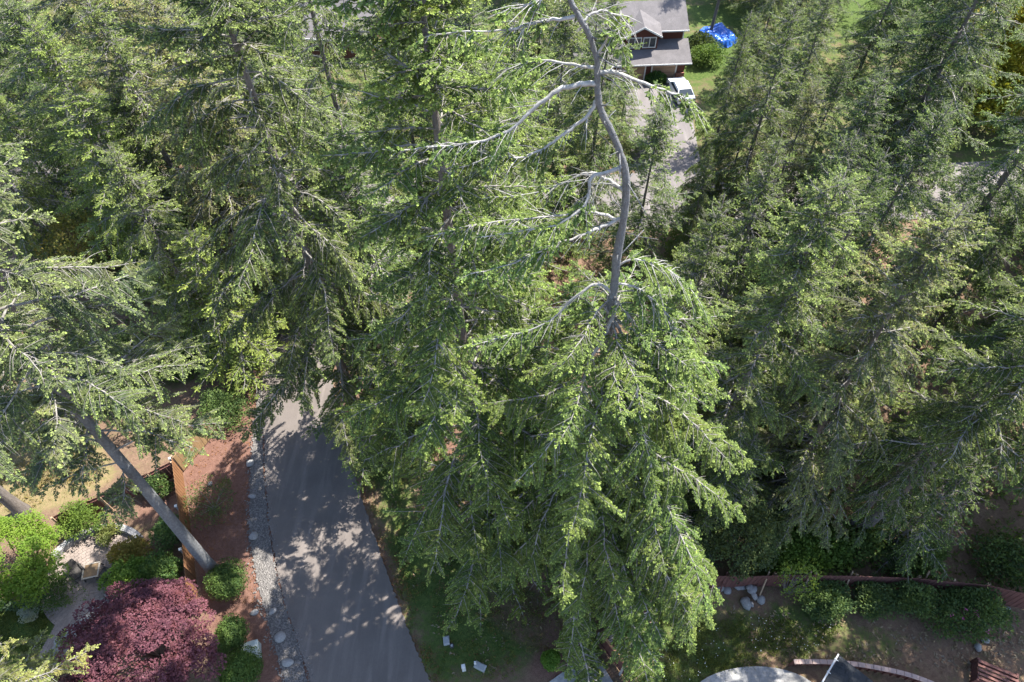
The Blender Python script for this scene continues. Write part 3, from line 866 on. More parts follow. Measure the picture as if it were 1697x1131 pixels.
conifer_near('edge_fir', 'green fir cut by the right edge, beside the drooping pale one', Vector((31, 25, 0)), 26, 4.0, 4.6, MD, 27, 'fir', 4.0, 0.26, 0.7)
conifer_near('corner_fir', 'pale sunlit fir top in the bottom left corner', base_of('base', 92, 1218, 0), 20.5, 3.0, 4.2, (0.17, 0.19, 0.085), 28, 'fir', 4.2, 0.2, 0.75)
C_ = conifer
FIRS = [
    ('bright_fir', 'bright yellow-green fir with broad tiered boughs at the left edge', 'apex', 98, 142, 17.5, 'mid_a', YG, 1.35),
    ('bright_fir', 'bright green fir top poking up in the upper left corner', 'apex', 33, 28, 20, 'mid_c', YG, 1.0),
    ('brown_fir', 'brownish thin-needled fir with bare brown stem, upper left', 'base', 318, 350, 29, 'tall_c', BRN, 1.2),
    ('slim_fir', 'slim fir with a bare grey stem in front of the grey roof', 'base', 632, 470, 31, 'tall_b', OL, 0.9),
    ('olive_spire', 'pointed olive fir standing right of the blue tarp', 'apex', 1242, 22, 19, 'mid_b', OL, 0.85),
    ('dark_fir', 'tall dark fir with leaning stem left of the yellow tree', 'base', 1410, 395, 30, 'tall_a', DK, 1.1),
    ('dark_fir', 'tall fir with bare lower stem below the yellow tree at the right edge', 'base', 1470, 560, 31, 'tall_c', MD, 1.0),
    ('street_fir', 'thin dark fir between kinked pale trunk and the street', 'apex', 1098, 165, 17, 'mid_c', MD, 1.15),
    ('back_fir', 'dark-stemmed fir directly behind the top of the kinked pale trunk', 'apex', 1008, -40, 21, 'mid_a', MD, 0.9),
    ('hemlock', 'feathery light green hemlock beside the top end of the lane', 'apex', 318, 385, 13, 'young_b', BR, 1.15),
    ('hemlock', 'small feathery hemlock beside the red-leaved trunk, left of the lane', 'apex', 240, 395, 10, 'young_a', BR, 1.0),
    ('olive_fir', 'olive fir between the kinked pale trunk and the broad right-hand fir', 'apex', 1205, 340, 21, 'mid_a', OL, 1.0),
    ('olive_fir', 'olive fir behind the broad right-hand fir, crown catching the sun', 'apex', 1295, 235, 21, 'mid_b', OL, 1.1),
    ('snag_fir', 'sparse fir with grey dead top in the dark gap of the right-hand wood', 'apex', 1492, 262, 23, 'tall_b', MD, 0.7),
    ('grey_fir', 'small grey-tipped fir left of the drooping pale one', 'apex', 1440, 300, 20, 'mid_c', GY, 0.9),
    ('grey_fir', 'grey-green spire just behind the drooping pale one', 'apex', 1572, 322, 22, 'mid_b', GY, 0.9),
    ('back_fir', 'olive fir at the top edge between tarp and green lawn', 'apex', 1335, -15, 21, 'mid_a', OL, 1.15),
    ('back_fir', 'mid green fir just below the small green lawn at the top', 'apex', 1410, 85, 17, 'mid_b', MD, 1.1),
    ('back_fir', 'dark fir with brown needles under the olive one by the tarp', 'apex', 1345, 130, 17, 'mid_c', BRN, 1.1),
    ('dark_fir', 'deep green fir in the middle of the right-hand wood', 'apex', 1400, 215, 21, 'mid_a', DK, 1.0),
    ('back_fir', 'green fir against the top edge left of the white shed', 'apex', 1590, -10, 20, 'mid_a', MD, 1.1),
    ('dark_fir', 'dark fir between yellow tree and drooping pale fir', 'apex', 1640, 270, 20, 'mid_b', DK, 1.0),
    ('back_fir', 'fir at the top edge in the upper left, second from the corner', 'apex', 150, -20, 22, 'mid_a', OL, 1.1),
    ('back_fir', 'brown-tinged fir at the top edge above the brown bare stem', 'apex', 235, -30, 24, 'mid_b', BRN, 1.2),
    ('dark_fir', 'dark fir hidden in the black gap of the upper left corner', 'apex', 60, 15, 16, 'mid_b', DK, 0.9),
    ('dark_fir', 'dark fir behind the yellow-green tiers at the left edge', 'apex', 165, 120, 17, 'mid_c', DK, 1.0),
    ('back_fir', 'fir at the top edge left of the slim bare stem', 'apex', 445, -35, 21, 'mid_a', MD, 1.0),
    ('back_fir', 'fir at the top edge above the dense middle fir', 'apex', 655, -30, 21, 'mid_a', YG, 1.1),
    ('back_fir', 'light fir behind the white arched limb of the kinked trunk', 'apex', 860, 15, 22, 'mid_a', YG, 1.1),
    ('back_fir', 'olive fir in the gap between dense fir and kinked trunk', 'apex', 800, 100, 23, 'mid_b', OL, 1.0),
    ('back_fir', 'fir at the top edge left of the brown house', 'apex', 930, -30, 20, 'mid_c', OL, 1.0),
    ('lane_fir', 'dark fir where the lane meets the street', 'apex', 560, 210, 24, 'mid_a', MD, 1.0),
    ('edge_fir', 'grey-blue fir cut by the left edge beside the dry lawn', 'base', 38, 848, 36, 'tall_c', BL, 0.8),
    ('edge_fir', 'blue-green fir at the left edge below the yellow-green tiers', 'at', -30, 25, 22, 'mid_a', BL, 1.0),
    ('tarp_tree', 'dark fir with thick stem standing in the blue tarp', 'base', 1176, 60, 20, 'tall_c', DK, 0.8),
    ('understory_fir', 'young fir on the shaded floor left of the fence bushes', 'apex', 1245, 720, 12, 'young_a', DK, 1.2),
    ('understory_fir', 'young fir in deep shade behind the middle of the red fence', 'apex', 1400, 640, 12, 'young_a', DK, 1.2),
    ('understory_fir', 'young dark fir below the snag in the right-hand wood', 'apex', 1500, 480, 13, 'young_a', DK, 1.3),
    ('understory_fir', 'young fir behind the right end of the red fence', 'apex', 1640, 760, 11, 'young_b', MD, 1.2),
    ('back_fir', 'fir beside the street behind the dark fir over the lane', 'apex', 395, 230, 16, 'mid_a', OL, 0.9),
    ('edge_fir', 'olive fir at the top right corner', 'apex', 1690, -25, 18, 'mid_b', OL, 1.1),
    ('olive_fir', 'olive fir under the right-hand limb of the kinked trunk, beyond the street', 'apex', 1150, 395, 15, 'mid_c', OL, 0.9),
    ('shade_fir', 'tall fir just outside the right edge, shading the yard', 'at', 33, 17, 37, 'tall_a', MD, 1.15),
    ('shade_fir', 'fir outside the right edge beyond the fence end', 'at', 37, 22, 30, 'tall_b', MD, 1.3),
    ('edge_fir', 'fir at the right edge in line with the drooping pale one', 'at', 36, 29, 27, 'tall_a', MD, 1.1),
    ('edge_fir', 'fir at the right edge below the yellow tree, upper of two', 'at', 44, 40, 25, 'tall_b', OL, 1.2),
    ('far_fir', 'fir beyond the brown house, top edge', 'at', 30, 92, 19, 'mid_a', MD, 1.4),
    ('far_fir', 'fir behind the small lawn, top edge', 'at', 40, 97, 19, 'mid_b', MD, 1.4),
    ('far_fir', 'fir behind the white shed, top right', 'at', 58, 92, 19, 'mid_a', MD, 1.4),
    ('far_fir', 'fir in the last row left of the brown house', 'at', 2, 88, 19, 'mid_a', OL, 1.4),
    ('far_fir', 'fir in the last row above the dense middle fir', 'at', -10, 86, 20, 'mid_b', MD, 1.4),
    ('far_fir', 'fir in the last row behind the grey roof', 'at', -24, 88, 19, 'mid_a', OL, 1.4),
    ('far_fir', 'fir in the last row, upper left', 'at', -38, 84, 20, 'mid_c', MD, 1.4),
    ('far_fir', 'fir in the last row, next to the upper left corner', 'at', -50, 80, 20, 'mid_a', DK, 1.4),
    ('far_fir', 'fir at the upper left edge below the corner', 'at', -52, 68, 20, 'mid_b', MD, 1.4),
    ('far_fir', 'dark fir across the street at the left edge', 'at', -44, 58, 18, 'mid_a', DK, 1.3),
    ('far_fir', 'olive fir across the street, left of the brown bare stem', 'at', -35, 62, 19, 'mid_b', OL, 1.3),
    ('far_fir', 'fir beside the house, left of the garage driveway', 'at', 5.5, 61, 17, 'mid_c', MD, 1.0),
    ('far_fir', 'small fir on the near kerb in front of the garage driveway', 'at', 10.0, 55, 9, 'young_a', OL, 1.2),
    ('far_fir', 'fir on the bare ground right of the tarp', 'at', 31, 74, 15, 'mid_b', OL, 1.1),
    ('far_fir', 'fir below the green lawn, left side', 'at', 37, 68, 16, 'mid_a', MD, 1.2),
    ('far_fir', 'fir below the green lawn, right side', 'at', 45, 66, 17, 'mid_c', MD, 1.2),
    ('far_fir', 'fir between the green lawn and the yellow tree', 'at', 50, 73, 16, 'mid_b', OL, 1.2),
    ('far_fir', 'fir on the far verge left of the yellow tree', 'at', 40, 58, 17, 'mid_a', MD, 1.2),
    ('far_fir', 'fir at the left edge on the far verge of the street', 'at', -38, 52.5, 17, 'mid_c', OL, 1.2),
    ('far_fir', 'fir in the last row right behind the tarp lawn', 'at', 27, 85, 14, 'mid_a', OL, 1.2),
    ('far_fir', 'fir in the last row, second right of the tarp', 'at', 33.5, 86, 15, 'mid_b', MD, 1.3),
    ('far_fir', 'fir at the top edge hiding the left half of the small lawn', 'at', 38, 82, 13, 'mid_a', MD, 1.2),
    ('far_fir', 'fir at the top edge right beside the small lawn', 'at', 51.5, 84, 16, 'mid_b', OL, 1.3),
    ('far_fir', 'fir at the right edge on the near side of the street, upper', 'at', 49, 41.5, 22, 'mid_a', MD, 1.0),
    ('far_fir', 'fir at the right edge on the near side of the street, lower', 'at', 40, 33, 22, 'tall_a', MD, 1.0),
    ('far_fir', 'olive fir on the far kerb right of the garage driveway', 'at', 20.5, 56, 13, 'mid_a', OL, 0.9),
    ('far_fir', 'fir on the near kerb at the left edge', 'at', -37, 40, 18, 'mid_b', OL, 1.1),
    ('far_fir', 'fir across the street at the far left edge', 'at', -49, 52, 18, 'mid_a', MD, 1.2),
    ('far_fir', 'green fir filling the right edge, just under the street', 'at', 43, 37, 17, 'mid_a', MD, 1.2),
    ('far_fir', 'green fir below the big yellow tree at the right edge', 'at', 50.5, 57, 13, 'mid_a', MD, 1.2),
    ('far_fir', 'short fir at the right edge, beyond the drooping pale one', 'at', 36.5, 31, 15, 'mid_b', MD, 1.1),
    ('far_fir', 'low fir at the upper left edge across the street', 'at', -50, 60, 16, 'mid_c', MD, 1.3),
    ('far_fir', 'fir in front of the grey roof, left of the slim stem', 'at', -22, 61, 16, 'mid_a', MD, 1.2),
    ('far_fir', 'fir left of the grey roof in the second row', 'at', -29, 68, 17, 'mid_b', OL, 1.3),
    ('far_fir', 'light fir right of the grey roof', 'at', -11, 62, 16, 'mid_a', YG, 1.1),
    ('far_fir', 'fir behind the dense middle fir beyond the street', 'at', -6, 70, 18, 'mid_b', MD, 1.3),
    ('far_fir', 'fir between the white arched limb and the brown house', 'at', 3, 72, 17, 'mid_a', OL, 1.2),
    ('far_fir', 'low fir in the gap behind the olive spire', 'at', 28, 63, 13, 'mid_a', MD, 1.2),
    ('far_fir', 'low bushy fir in front of the small lawn', 'at', 44, 77, 11, 'mid_c', MD, 1.3),
    ('far_fir', 'olive fir in front of the tarp lawn, behind the pointed spire', 'at', 25.5, 67, 15, 'mid_b', OL, 1.1),
    ('far_fir', 'low fir right of the tarp, beside the lawn', 'at', 29, 80, 12, 'mid_a', MD, 1.2),
    ('far_fir', 'fir standing before the left half of the brown house', 'at', 8.3, 64.5, 13, 'mid_a', OL, 0.75),
    ('verge_fir', 'bushy young fir on the street verge near the right edge', 'at', 44, 44.3, 12, 'young_a', MD, 1.5),
    ('verge_fir', 'bushy young fir on the street verge at the right edge itself', 'at', 49.5, 45, 12, 'young_b', MD, 1.5),
    ('verge_fir', 'young fir on the slope below the street, right side', 'at', 33, 36, 16, 'mid_a', MD, 0.9),
    ('verge_fir', 'young fir on the street verge at the left edge', 'at', -38.5, 45.5, 12, 'young_a', YG, 1.4),
    ('verge_fir', 'young fir in the gap behind the drooping pale one', 'at', 29.5, 30.5, 15, 'mid_b', MD, 0.9),
    ('verge_fir', 'young fir standing on the edge of the garage driveway', 'at', 13.4, 55.0, 6.5, 'young_a', OL, 1.4),
    ('far_fir', 'fir beyond the street, left of the grey roof', 'apex', 350, 20, 20, 'mid_a', MD, 1.3),
    ('far_fir', 'fir in the far row, fourth from the left corner', 'apex', 290, -10, 20, 'mid_c', OL, 1.3),
    ('far_fir', 'small fir at the top left, just under the corner', 'apex', 0, -15, 19, 'mid_c', MD, 1.3),
    ('far_fir', 'far fir straight above the white arched limb', 'apex', 770, -25, 19, 'mid_a', MD, 1.3),
    ('far_fir', 'far fir filling the gap left of the white arched limb', 'apex', 730, 70, 17, 'mid_c', YG, 1.3),
    ('far_fir', 'far fir in the row behind the house bushes', 'apex', 1390, -25, 17, 'mid_b', OL, 1.3),
    ('far_fir', 'far dark fir between small lawn and white shed', 'apex', 1530, 20, 18, 'mid_b', MD, 1.3),
    ('far_fir', 'fir below the small lawn, left of the leaning dark stem', 'apex', 1480, 110, 19, 'mid_a', MD, 1.3),
    ('far_fir', 'fir in the right-hand wood under the leaning dark stem', 'apex', 1560, 170, 20, 'mid_c', MD, 1.2),
    ('street_fir', 'brownish fir across the street, right of the garage driveway', 'apex', 1265, 130, 15, 'mid_c', BRN, 1.2),
    ('street_fir', 'fir in the shade across the street beneath the olive spire', 'apex', 1190, 240, 13, 'mid_b', OL, 0.9),
    ('lane_fir', 'olive fir on the verge left of the street junction', 'apex', 170, 230, 18, 'mid_b', OL, 1.1),
    ('edge_fir', 'dark fir at the right edge above the fence end', 'apex', 1700, 560, 19, 'tall_b', MD, 1.0),
    ('back_fir', 'fir at the top edge between the slim stem and dense middle fir', 'apex', 585, 20, 14, 'mid_c', OL, 0.9),
]
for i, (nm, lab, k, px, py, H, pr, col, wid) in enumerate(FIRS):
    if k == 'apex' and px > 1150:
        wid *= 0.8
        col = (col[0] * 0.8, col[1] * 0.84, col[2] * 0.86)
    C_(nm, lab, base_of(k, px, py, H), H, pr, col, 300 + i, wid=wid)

# ------------------------------------------------------------------ leafy plants
def leaf_cloud(seed, rx, ry, rz, lumps, per, leaf, lumpr=0.38, flat=0.0, stems=5, tipw=0.5, hollow=0.75, aspect=0.6, zc=0.5, trunk_r=0.03, shell=0.0, layer=0.0, spread=1.0):
    rnd = random.Random(seed)
    F = Fol()
    cz = rz * zc * 2 * 0.5 + 0.05
    for q in range(lumps):
        u = rnd.uniform(-0.35, 1)
        a = rnd.uniform(0, 6.28)
        rr = math.sqrt(max(0, 1 - u * u)) * rnd.uniform(0.55, 0.95) * spread
        c = Vector((rx * rr * math.cos(a), ry * rr * math.sin(a), cz + rz * 0.55 * spread * u * rnd.uniform(0.7, 1.0)))
        lr = lumpr * rnd.uniform(0.6, 1.25)
        lt = rnd.random()
        for _ in range(per):
            d = Vector((rnd.gauss(0, 1), rnd.gauss(0, 1), rnd.gauss(0, 1))).normalized()
            if d.z < -0.3 and rnd.random() < 0.7:
                d.z = -d.z
            r = rnd.uniform(hollow, 1.0)
            p = c + Vector((d.x * lr * rx, d.y * lr * ry, d.z * lr * rz * (1 - flat)))
            p = c + (p - c) * r
            out = (d + Vector((rnd.uniform(-.9, .9), rnd.uniform(-.9, .9), rnd.uniform(-.7, .4)))).normalized()
            side = out.cross(Vector((rnd.uniform(-1, 1), rnd.uniform(-1, 1), rnd.uniform(0, 1.5))))
            if rnd.random() < shell:
                out = d.cross(Vector((rnd.gauss(0, 1), rnd.gauss(0, 1), rnd.gauss(0, 1)))).normalized()
                side = d.cross(out) + Vector((rnd.gauss(0, .3), rnd.gauss(0, .3), rnd.gauss(0, .3)))
                out = out + d * rnd.uniform(0, 0.5)
            elif rnd.random() < layer:
                out = (Vector((d.x, d.y, 0)) * 0.7 + Vector((rnd.uniform(-1, 1), rnd.uniform(-1, 1), rnd.uniform(-.45, .1)))).normalized()
                side = out.cross(UP) + UP * rnd.gauss(0, .3)
            l = leaf * rnd.uniform(0.65, 1.3)
            F.blade(p, out, side, l, l * aspect, tipw * (0.5 * lt + 0.5 * rnd.random()) if rnd.random() < 0.7 else 0.0)
        if q < stems:
            F.tube([(0, 0, -0.1), c * 0.45 + Vector((0, 0, 0.02)), c], [trunk_r, trunk_r * 0.7, trunk_r * 0.3], 5)
    return F.arrays(rnd, 0.15)
def plant(name, label, cat, px, py, r, seed, color, lumps=40, per=90, leaf=0.09, mat='leaves', wood='bark_red', group=None, z=0.0, **kw):
    t = empty(name, gp(px, py))
    tag(t, label, cat, group)
    V, T, mi, tip = leaf_cloud(seed, r[0], r[1], r[2], lumps, per, leaf * 1.35, **kw)
    nf = int((mi == 0).sum())
    nv = int(T[:nf].max()) + 1
    o = link('foliage', tri_mesh('foliage', V[:nv], T[:nf], [mat], None, tip[:nv]), t)
    o.color = (*color, 1)
    if len(T) > nf:
        link('stem', tri_mesh('stem', V[nv:], T[nf:] - nv, [wood]), t)
    return t

# garden on the left
plant('purple_maple', 'large purple-leaved Japanese maple at the bottom left', 'tree', 266, 1088, (4.2, 3.3, 3.2), 41, (0.085, 0.034, 0.052), 120, 300, 0.095, 'maple_leaves', 'bark_red', lumpr=0.19, flat=0.6, layer=0.7, stems=40, tipw=0.8, trunk_r=0.05, zc=0.8)
plant('lime_maple', 'bright lime-green spreading maple beside the patio', 'tree', 55, 965, (3.3, 2.9, 3.4), 42, (0.10, 0.175, 0.025), 110, 230, 0.085, lumpr=0.2, flat=0.55, layer=0.7, stems=30, tipw=0.6, trunk_r=0.05, zc=0.8)
plant('garden_shrub', 'green rounded shrub between lime maple and dark back fence', 'shrub', 150, 872, (1.35, 1.2, 1.5), 43, (0.09, 0.15, 0.035), 40, 130, 0.08)
plant('dark_shrub', 'dark green shrub under the lime maple, next to the small lawn', 'shrub', 95, 985, (1.5, 1.0, 1.2), 44, (0.055, 0.10, 0.045), 36, 120, 0.08)
plant('rhododendron', 'rhododendron with orange-bronze new leaves beside the patio chairs', 'shrub', 228, 930, (1.15, 1.0, 1.3), 45, (0.17, 0.135, 0.045), 36, 110, 0.11, tipw=0.6)
plant('rhododendron', 'bright green rhododendron between patio and purple maple', 'shrub', 228, 965, (1.5, 1.15, 1.4), 46, (0.085, 0.16, 0.035), 44, 120, 0.11)
plant('rhododendron', 'dark green rhododendron against the orange board fence', 'shrub', 278, 960, (1.15, 1.05, 1.4), 47, (0.05, 0.10, 0.038), 40, 110, 0.11)
plant('garden_shrub', 'dark leafy shrub behind the leaning trunk, left of the fence', 'shrub', 285, 895, (0.95, 1.1, 1.3), 48, (0.055, 0.105, 0.045), 36, 110, 0.09)
plant('garden_shrub', 'small shrub under the leaning fir in the fence corner', 'shrub', 262, 812, (1.0, 0.8, 1.1), 49, (0.05, 0.095, 0.04), 30, 110, 0.09)
plant('garden_shrub', 'yellowish twiggy shrub behind the curved patio wall', 'shrub', 188, 893, (0.7, 0.6, 0.8), 50, (0.13, 0.15, 0.06), 22, 80, 0.07)
plant('grey_plant', 'silver-white cushion plant on the small lawn', 'plant', 52, 1018, (0.62, 0.5, 0.3), 51, (0.3, 0.34, 0.34), 26, 90, 0.05, tipw=0.0)
for i, (px, py) in enumerate(((14, 1003), (28, 1006), (42, 1004))):
    plant('hosta', ('blue-green hosta clump at the left edge of the small lawn', 'blue-green hosta clump between two others on the lawn edge', 'blue-green hosta clump nearest the silver plant')[i], 'plant', px, py, (0.28, 0.28, 0.25), 60 + i, (0.085, 0.13, 0.095), 8, 22, 0.14, stems=0, group='hostas on the lawn edge', tipw=0.1)
plant('twiggy_shrub', 'open twiggy shrub on the red mulch beside the gravel', 'shrub', 355, 842, (1.5, 1.7, 1.3), 52, (0.075, 0.10, 0.05), 40, 45, 0.085, stems=22, lumpr=0.3, wood='branch_wood', trunk_r=0.022)
plant('corner_shrub', 'broad-leaved green shrub at the upper end of the mulch bed', 'shrub', 375, 690, (1.7, 1.5, 1.5), 53, (0.06, 0.105, 0.045), 44, 120, 0.1)
plant('lane_rhododendron', 'yellow-green rhododendron above the mulch, left of the lane', 'shrub', 400, 520, (2.2, 1.9, 2.2), 54, (0.14, 0.19, 0.04), 60, 130, 0.12, tipw=0.7)
# clipped balls: tight needles
def ball(name, label, px, py, r, seed, color, group='clipped balls beside the gravel'):
    plant(name, label, 'shrub', px, py, (r, r, r * 0.95), seed, color, 22, 520, 0.062, lumpr=0.6, hollow=0.9, aspect=0.75, shell=0.75, spread=0.55, stems=0, group=group, tipw=0.45, zc=0.95)
ball('clipped_yew', 'round clipped yew at the foot of the leaning trunk', 388, 972, 1.12, 55, (0.045, 0.085, 0.03))
ball('clipped_yew', 'round clipped yew between purple maple and gravel, upper of the pair', 395, 1062, 1.0, 56, (0.05, 0.095, 0.032))
ball('clipped_yew', 'round clipped yew at the bottom edge beside the gravel', 410, 1122, 1.25, 57, (0.05, 0.098, 0.03))
ball('small_shrub', 'small round bright green shrub in front of the concrete slab', 912, 1098, 0.5, 58, (0.085, 0.17, 0.03), None)
# bed along the red fence on the right
plant('fence_shrub', 'rounded glossy shrub along the red fence, right of the rock heap', 'shrub', 1360, 1000, (1.25, 1.05, 1.3), 59, (0.06, 0.105, 0.05), 54, 130, 0.1)
plant('fence_shrub', 'wide glossy shrub at the middle of the red fence', 'shrub', 1440, 1000, (1.15, 0.95, 1.2), 70, (0.06, 0.10, 0.05), 50, 130, 0.1)
plant('fence_shrub', 'upright leafy shrub joined to the wide glossy one on its right', 'shrub', 1498, 1002, (1.05, 0.95, 1.6), 71, (0.062, 0.105, 0.05), 50, 130, 0.1)
plant('flowering_rhododendron', 'big dark rhododendron with a few magenta blooms', 'shrub', 1590, 1025, (2.2, 1.4, 1.6), 72, (0.05, 0.09, 0.042), 70, 130, 0.11)
plant('sapling', 'thin yellow-green sapling in front of the red fence', 'tree', 1302, 982, (1.2, 0.9, 2.6), 73, (0.14, 0.21, 0.045), 40, 26, 0.09, stems=26, lumpr=0.25, zc=0.75, trunk_r=0.02, wood='branch_wood')
plant('madrone', 'tall dark broad-leaved bush behind the left end of the red fence', 'tree', 1210, 925, (2.4, 1.9, 5.0), 74, (0.06, 0.085, 0.05), 80, 120, 0.11, stems=24, lumpr=0.24, trunk_r=0.05)
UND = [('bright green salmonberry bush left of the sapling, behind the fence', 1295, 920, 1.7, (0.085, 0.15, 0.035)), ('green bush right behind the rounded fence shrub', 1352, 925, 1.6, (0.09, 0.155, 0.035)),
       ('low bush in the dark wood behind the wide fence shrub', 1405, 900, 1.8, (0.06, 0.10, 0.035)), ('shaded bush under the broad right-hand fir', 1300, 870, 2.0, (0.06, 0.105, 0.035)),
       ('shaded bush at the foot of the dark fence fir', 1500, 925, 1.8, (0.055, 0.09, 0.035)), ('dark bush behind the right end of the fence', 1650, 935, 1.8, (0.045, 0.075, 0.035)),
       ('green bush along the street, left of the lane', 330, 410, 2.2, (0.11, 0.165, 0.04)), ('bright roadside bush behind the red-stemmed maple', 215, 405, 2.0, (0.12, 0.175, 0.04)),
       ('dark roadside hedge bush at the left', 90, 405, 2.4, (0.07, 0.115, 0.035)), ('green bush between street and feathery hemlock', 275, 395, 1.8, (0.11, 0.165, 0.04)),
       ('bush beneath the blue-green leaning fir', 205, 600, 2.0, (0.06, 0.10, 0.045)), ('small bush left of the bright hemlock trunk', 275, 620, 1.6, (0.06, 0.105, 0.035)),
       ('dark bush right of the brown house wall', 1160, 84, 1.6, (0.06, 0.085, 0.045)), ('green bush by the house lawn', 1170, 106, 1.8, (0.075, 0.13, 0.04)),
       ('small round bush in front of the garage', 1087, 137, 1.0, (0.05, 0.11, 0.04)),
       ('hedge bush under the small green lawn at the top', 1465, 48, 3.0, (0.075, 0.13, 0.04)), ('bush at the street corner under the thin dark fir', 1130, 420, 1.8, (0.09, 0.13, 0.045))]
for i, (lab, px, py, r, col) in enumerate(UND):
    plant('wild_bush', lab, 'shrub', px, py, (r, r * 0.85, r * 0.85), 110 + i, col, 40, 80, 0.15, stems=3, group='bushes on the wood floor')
plant('yellow_tree', 'yellow-leaved broad tree at the upper right edge', 'tree', 1650, 190, (7.0, 5.0, 12.0), 75, (0.27, 0.24, 0.03), 130, 130, 0.3, lumpr=0.2, stems=40, trunk_r=0.09, tipw=0.5)
plant('yellow_tree', 'smaller yellow-green broad tree left of the big yellow one', 'tree', 1578, 215, (4.2, 3.5, 6.5), 76, (0.2, 0.21, 0.035), 70, 110, 0.28, lumpr=0.22, stems=30, trunk_r=0.07)
plant('red_stem_maple', 'dark red-stemmed vine maple with bronze leaves by the street', 'tree', 172, 470, (3.2, 2.8, 5.5), 77, (0.14, 0.13, 0.045), 60, 60, 0.16, lumpr=0.26, stems=30, trunk_r=0.1)
plant('plum_bush', 'small plum-leaved bush under the bright hemlock', 'shrub', 292, 572, (1.2, 1.0, 1.3), 78, (0.12, 0.06, 0.07), 22, 70, 0.12, 'maple_leaves')

# magenta blooms belong to the big rhododendron
rh = [o for o in bpy.data.objects if o.name.startswith('flowering_rhododendron')][0]
rnd = random.Random(5)
for i in range(9):
    mb = MB()
    c = Vector((rnd.uniform(-1.4, 0.6), rnd.uniform(-1.3, 0.2), rnd.uniform(1.5, 1.9)))
    for k in range(9):
        d = Vector((rnd.uniform(-1, 1), rnd.uniform(-1, 1), rnd.uniform(0, 1))) * 0.09
        e = Vector((rnd.uniform(-1, 1), rnd.uniform(-1, 1), 0.3)) * 0.06
        mb.add([c + d, c + d + e, c + d + e.cross(UP) + Vector((0, 0, 0.03))], [(0, 1, 2)])
    mb.build('bloom', 'flower_pink', rh)

# ------------------------------------------------------------------ fences
def fence(name, label, pts, h, mat, cap=None, board=0.14, span=2.4, post='raw_wood', post_side=1, group=None, cap_w=0.13, post_cap=None):
    """posts, board panels and cap rails of one run; boards are real slats inside each panel"""
    root = empty(name, pts[0])
    tag(root, label, 'fence', group)
    o0 = Vector(pts[0])
    rnd = random.Random(name + label)
    for a, b_ in zip(pts[:-1], pts[1:]):
        a, b_ = Vector(a) - o0, Vector(b_) - o0
        L = (b_ - a).length
        n = max(1, round(L / span))
        dirv = (b_ - a) / L
        nv = Vector((-dirv.y, dirv.x, 0)) * post_side
        ang = math.atan2(dirv.y, dirv.x)
        for i in range(n):
            p = a + dirv * (L * i / n)
            w = L / n
            mb = MB()
            k = max(1, int(w / board))
            bw_ = w / k
            for j in range(k):
                dz = rnd.uniform(-0.012, 0.012)
                dy = 0.006 if j % 2 else -0.006
                mb.box((j * bw_ + 0.004, -0.012 + dy, 0.05), ((j + 1) * bw_ - 0.004, 0.012 + dy, h + dz))
            for z in (0.35, h - 0.3):
                mb.box((0.002, 0.02 * post_side, z), (w - 0.002, 0.06 * post_side, z + 0.09))
            o = mb.build('panel', mat, root)
            o.location = p
            o.rotation_euler = (R(rnd.uniform(-1.5, 1.5)), 0, ang)
            if cap:
                c = MB().box((0.0, -cap_w / 2, h + 0.014), (w - 0.004, cap_w / 2, h + 0.05)).build('cap_rail', cap, root)
                c.location = p
                c.rotation_euler = (0, 0, ang)
        for i in range(n + 1):
            p = a + dirv * (L * i / n) + nv * 0.11
            mb = MB().box((-0.05, -0.05, -0.2), (0.05, 0.05, h + 0.08))
            o = mb.build('post', post, root)
            o.location = p
            o.rotation_euler = (0, 0, ang)
            if post_cap:
                c = MB().add([(-.075, -.075, h + .08), (.075, -.075, h + .08), (.075, .075, h + .08), (-.075, .075, h + .08), (-.075, -.075, h + .11), (.075, -.075, h + .11), (.075, .075, h + .11), (-.075, .075, h + .11), (0, 0, h + .17)],
                             [(0, 3, 2, 1), (0, 1, 5, 4), (1, 2, 6, 5), (2, 3, 7, 6), (3, 0, 4, 7), (4, 5, 8), (5, 6, 8), (6, 7, 8), (7, 4, 8)]).build('cap', post_cap, o)
    return root
fence('board_fence', 'orange cedar board fence beside the mulch bed', [gp(331, 1012), gp(322, 930), gp(314, 860), gp(303, 783)], 1.85, 'fence_orange', None, post='weathered_wood', post_side=1, post_cap='white_paint')
fence('board_fence', 'tan board fence running up from the corner towards the lane', [gp(305, 781), gp(335, 745), gp(362, 712)], 1.85, 'fence_tan', None, post_side=1)
fence('board_fence', 'dark brown board fence behind the patio garden', [gp(300, 786), gp(262, 806), gp(185, 842), gp(110, 876)], 1.7, 'fence_red', None, post_side=1)
fence('board_fence', 'red-brown capped fence running to the bottom edge beside the slab', [gp(990, 1064), gp(1030, 1116), gp(1070, 1175)], 1.8, 'fence_red', 'cedar_cap', post='weathered_wood', post_side=-1)
fence('board_fence', 'red-brown fence behind the leaning boards under the main fir', [gp(992, 1062), gp(1050, 1020), gp(1110, 1000), gp(1165, 978)], 1.8, 'fence_red', None, post_side=-1)
fence('board_fence', 'long dark red fence between the yard and the wood', [gp(1167, 976), gp(1270, 972), gp(1400, 974), gp(1500, 978), gp(1610, 990), gp(1720, 1016), gp(1840, 1050)], 1.9, 'fence_red', None, post='raw_wood', post_side=1)
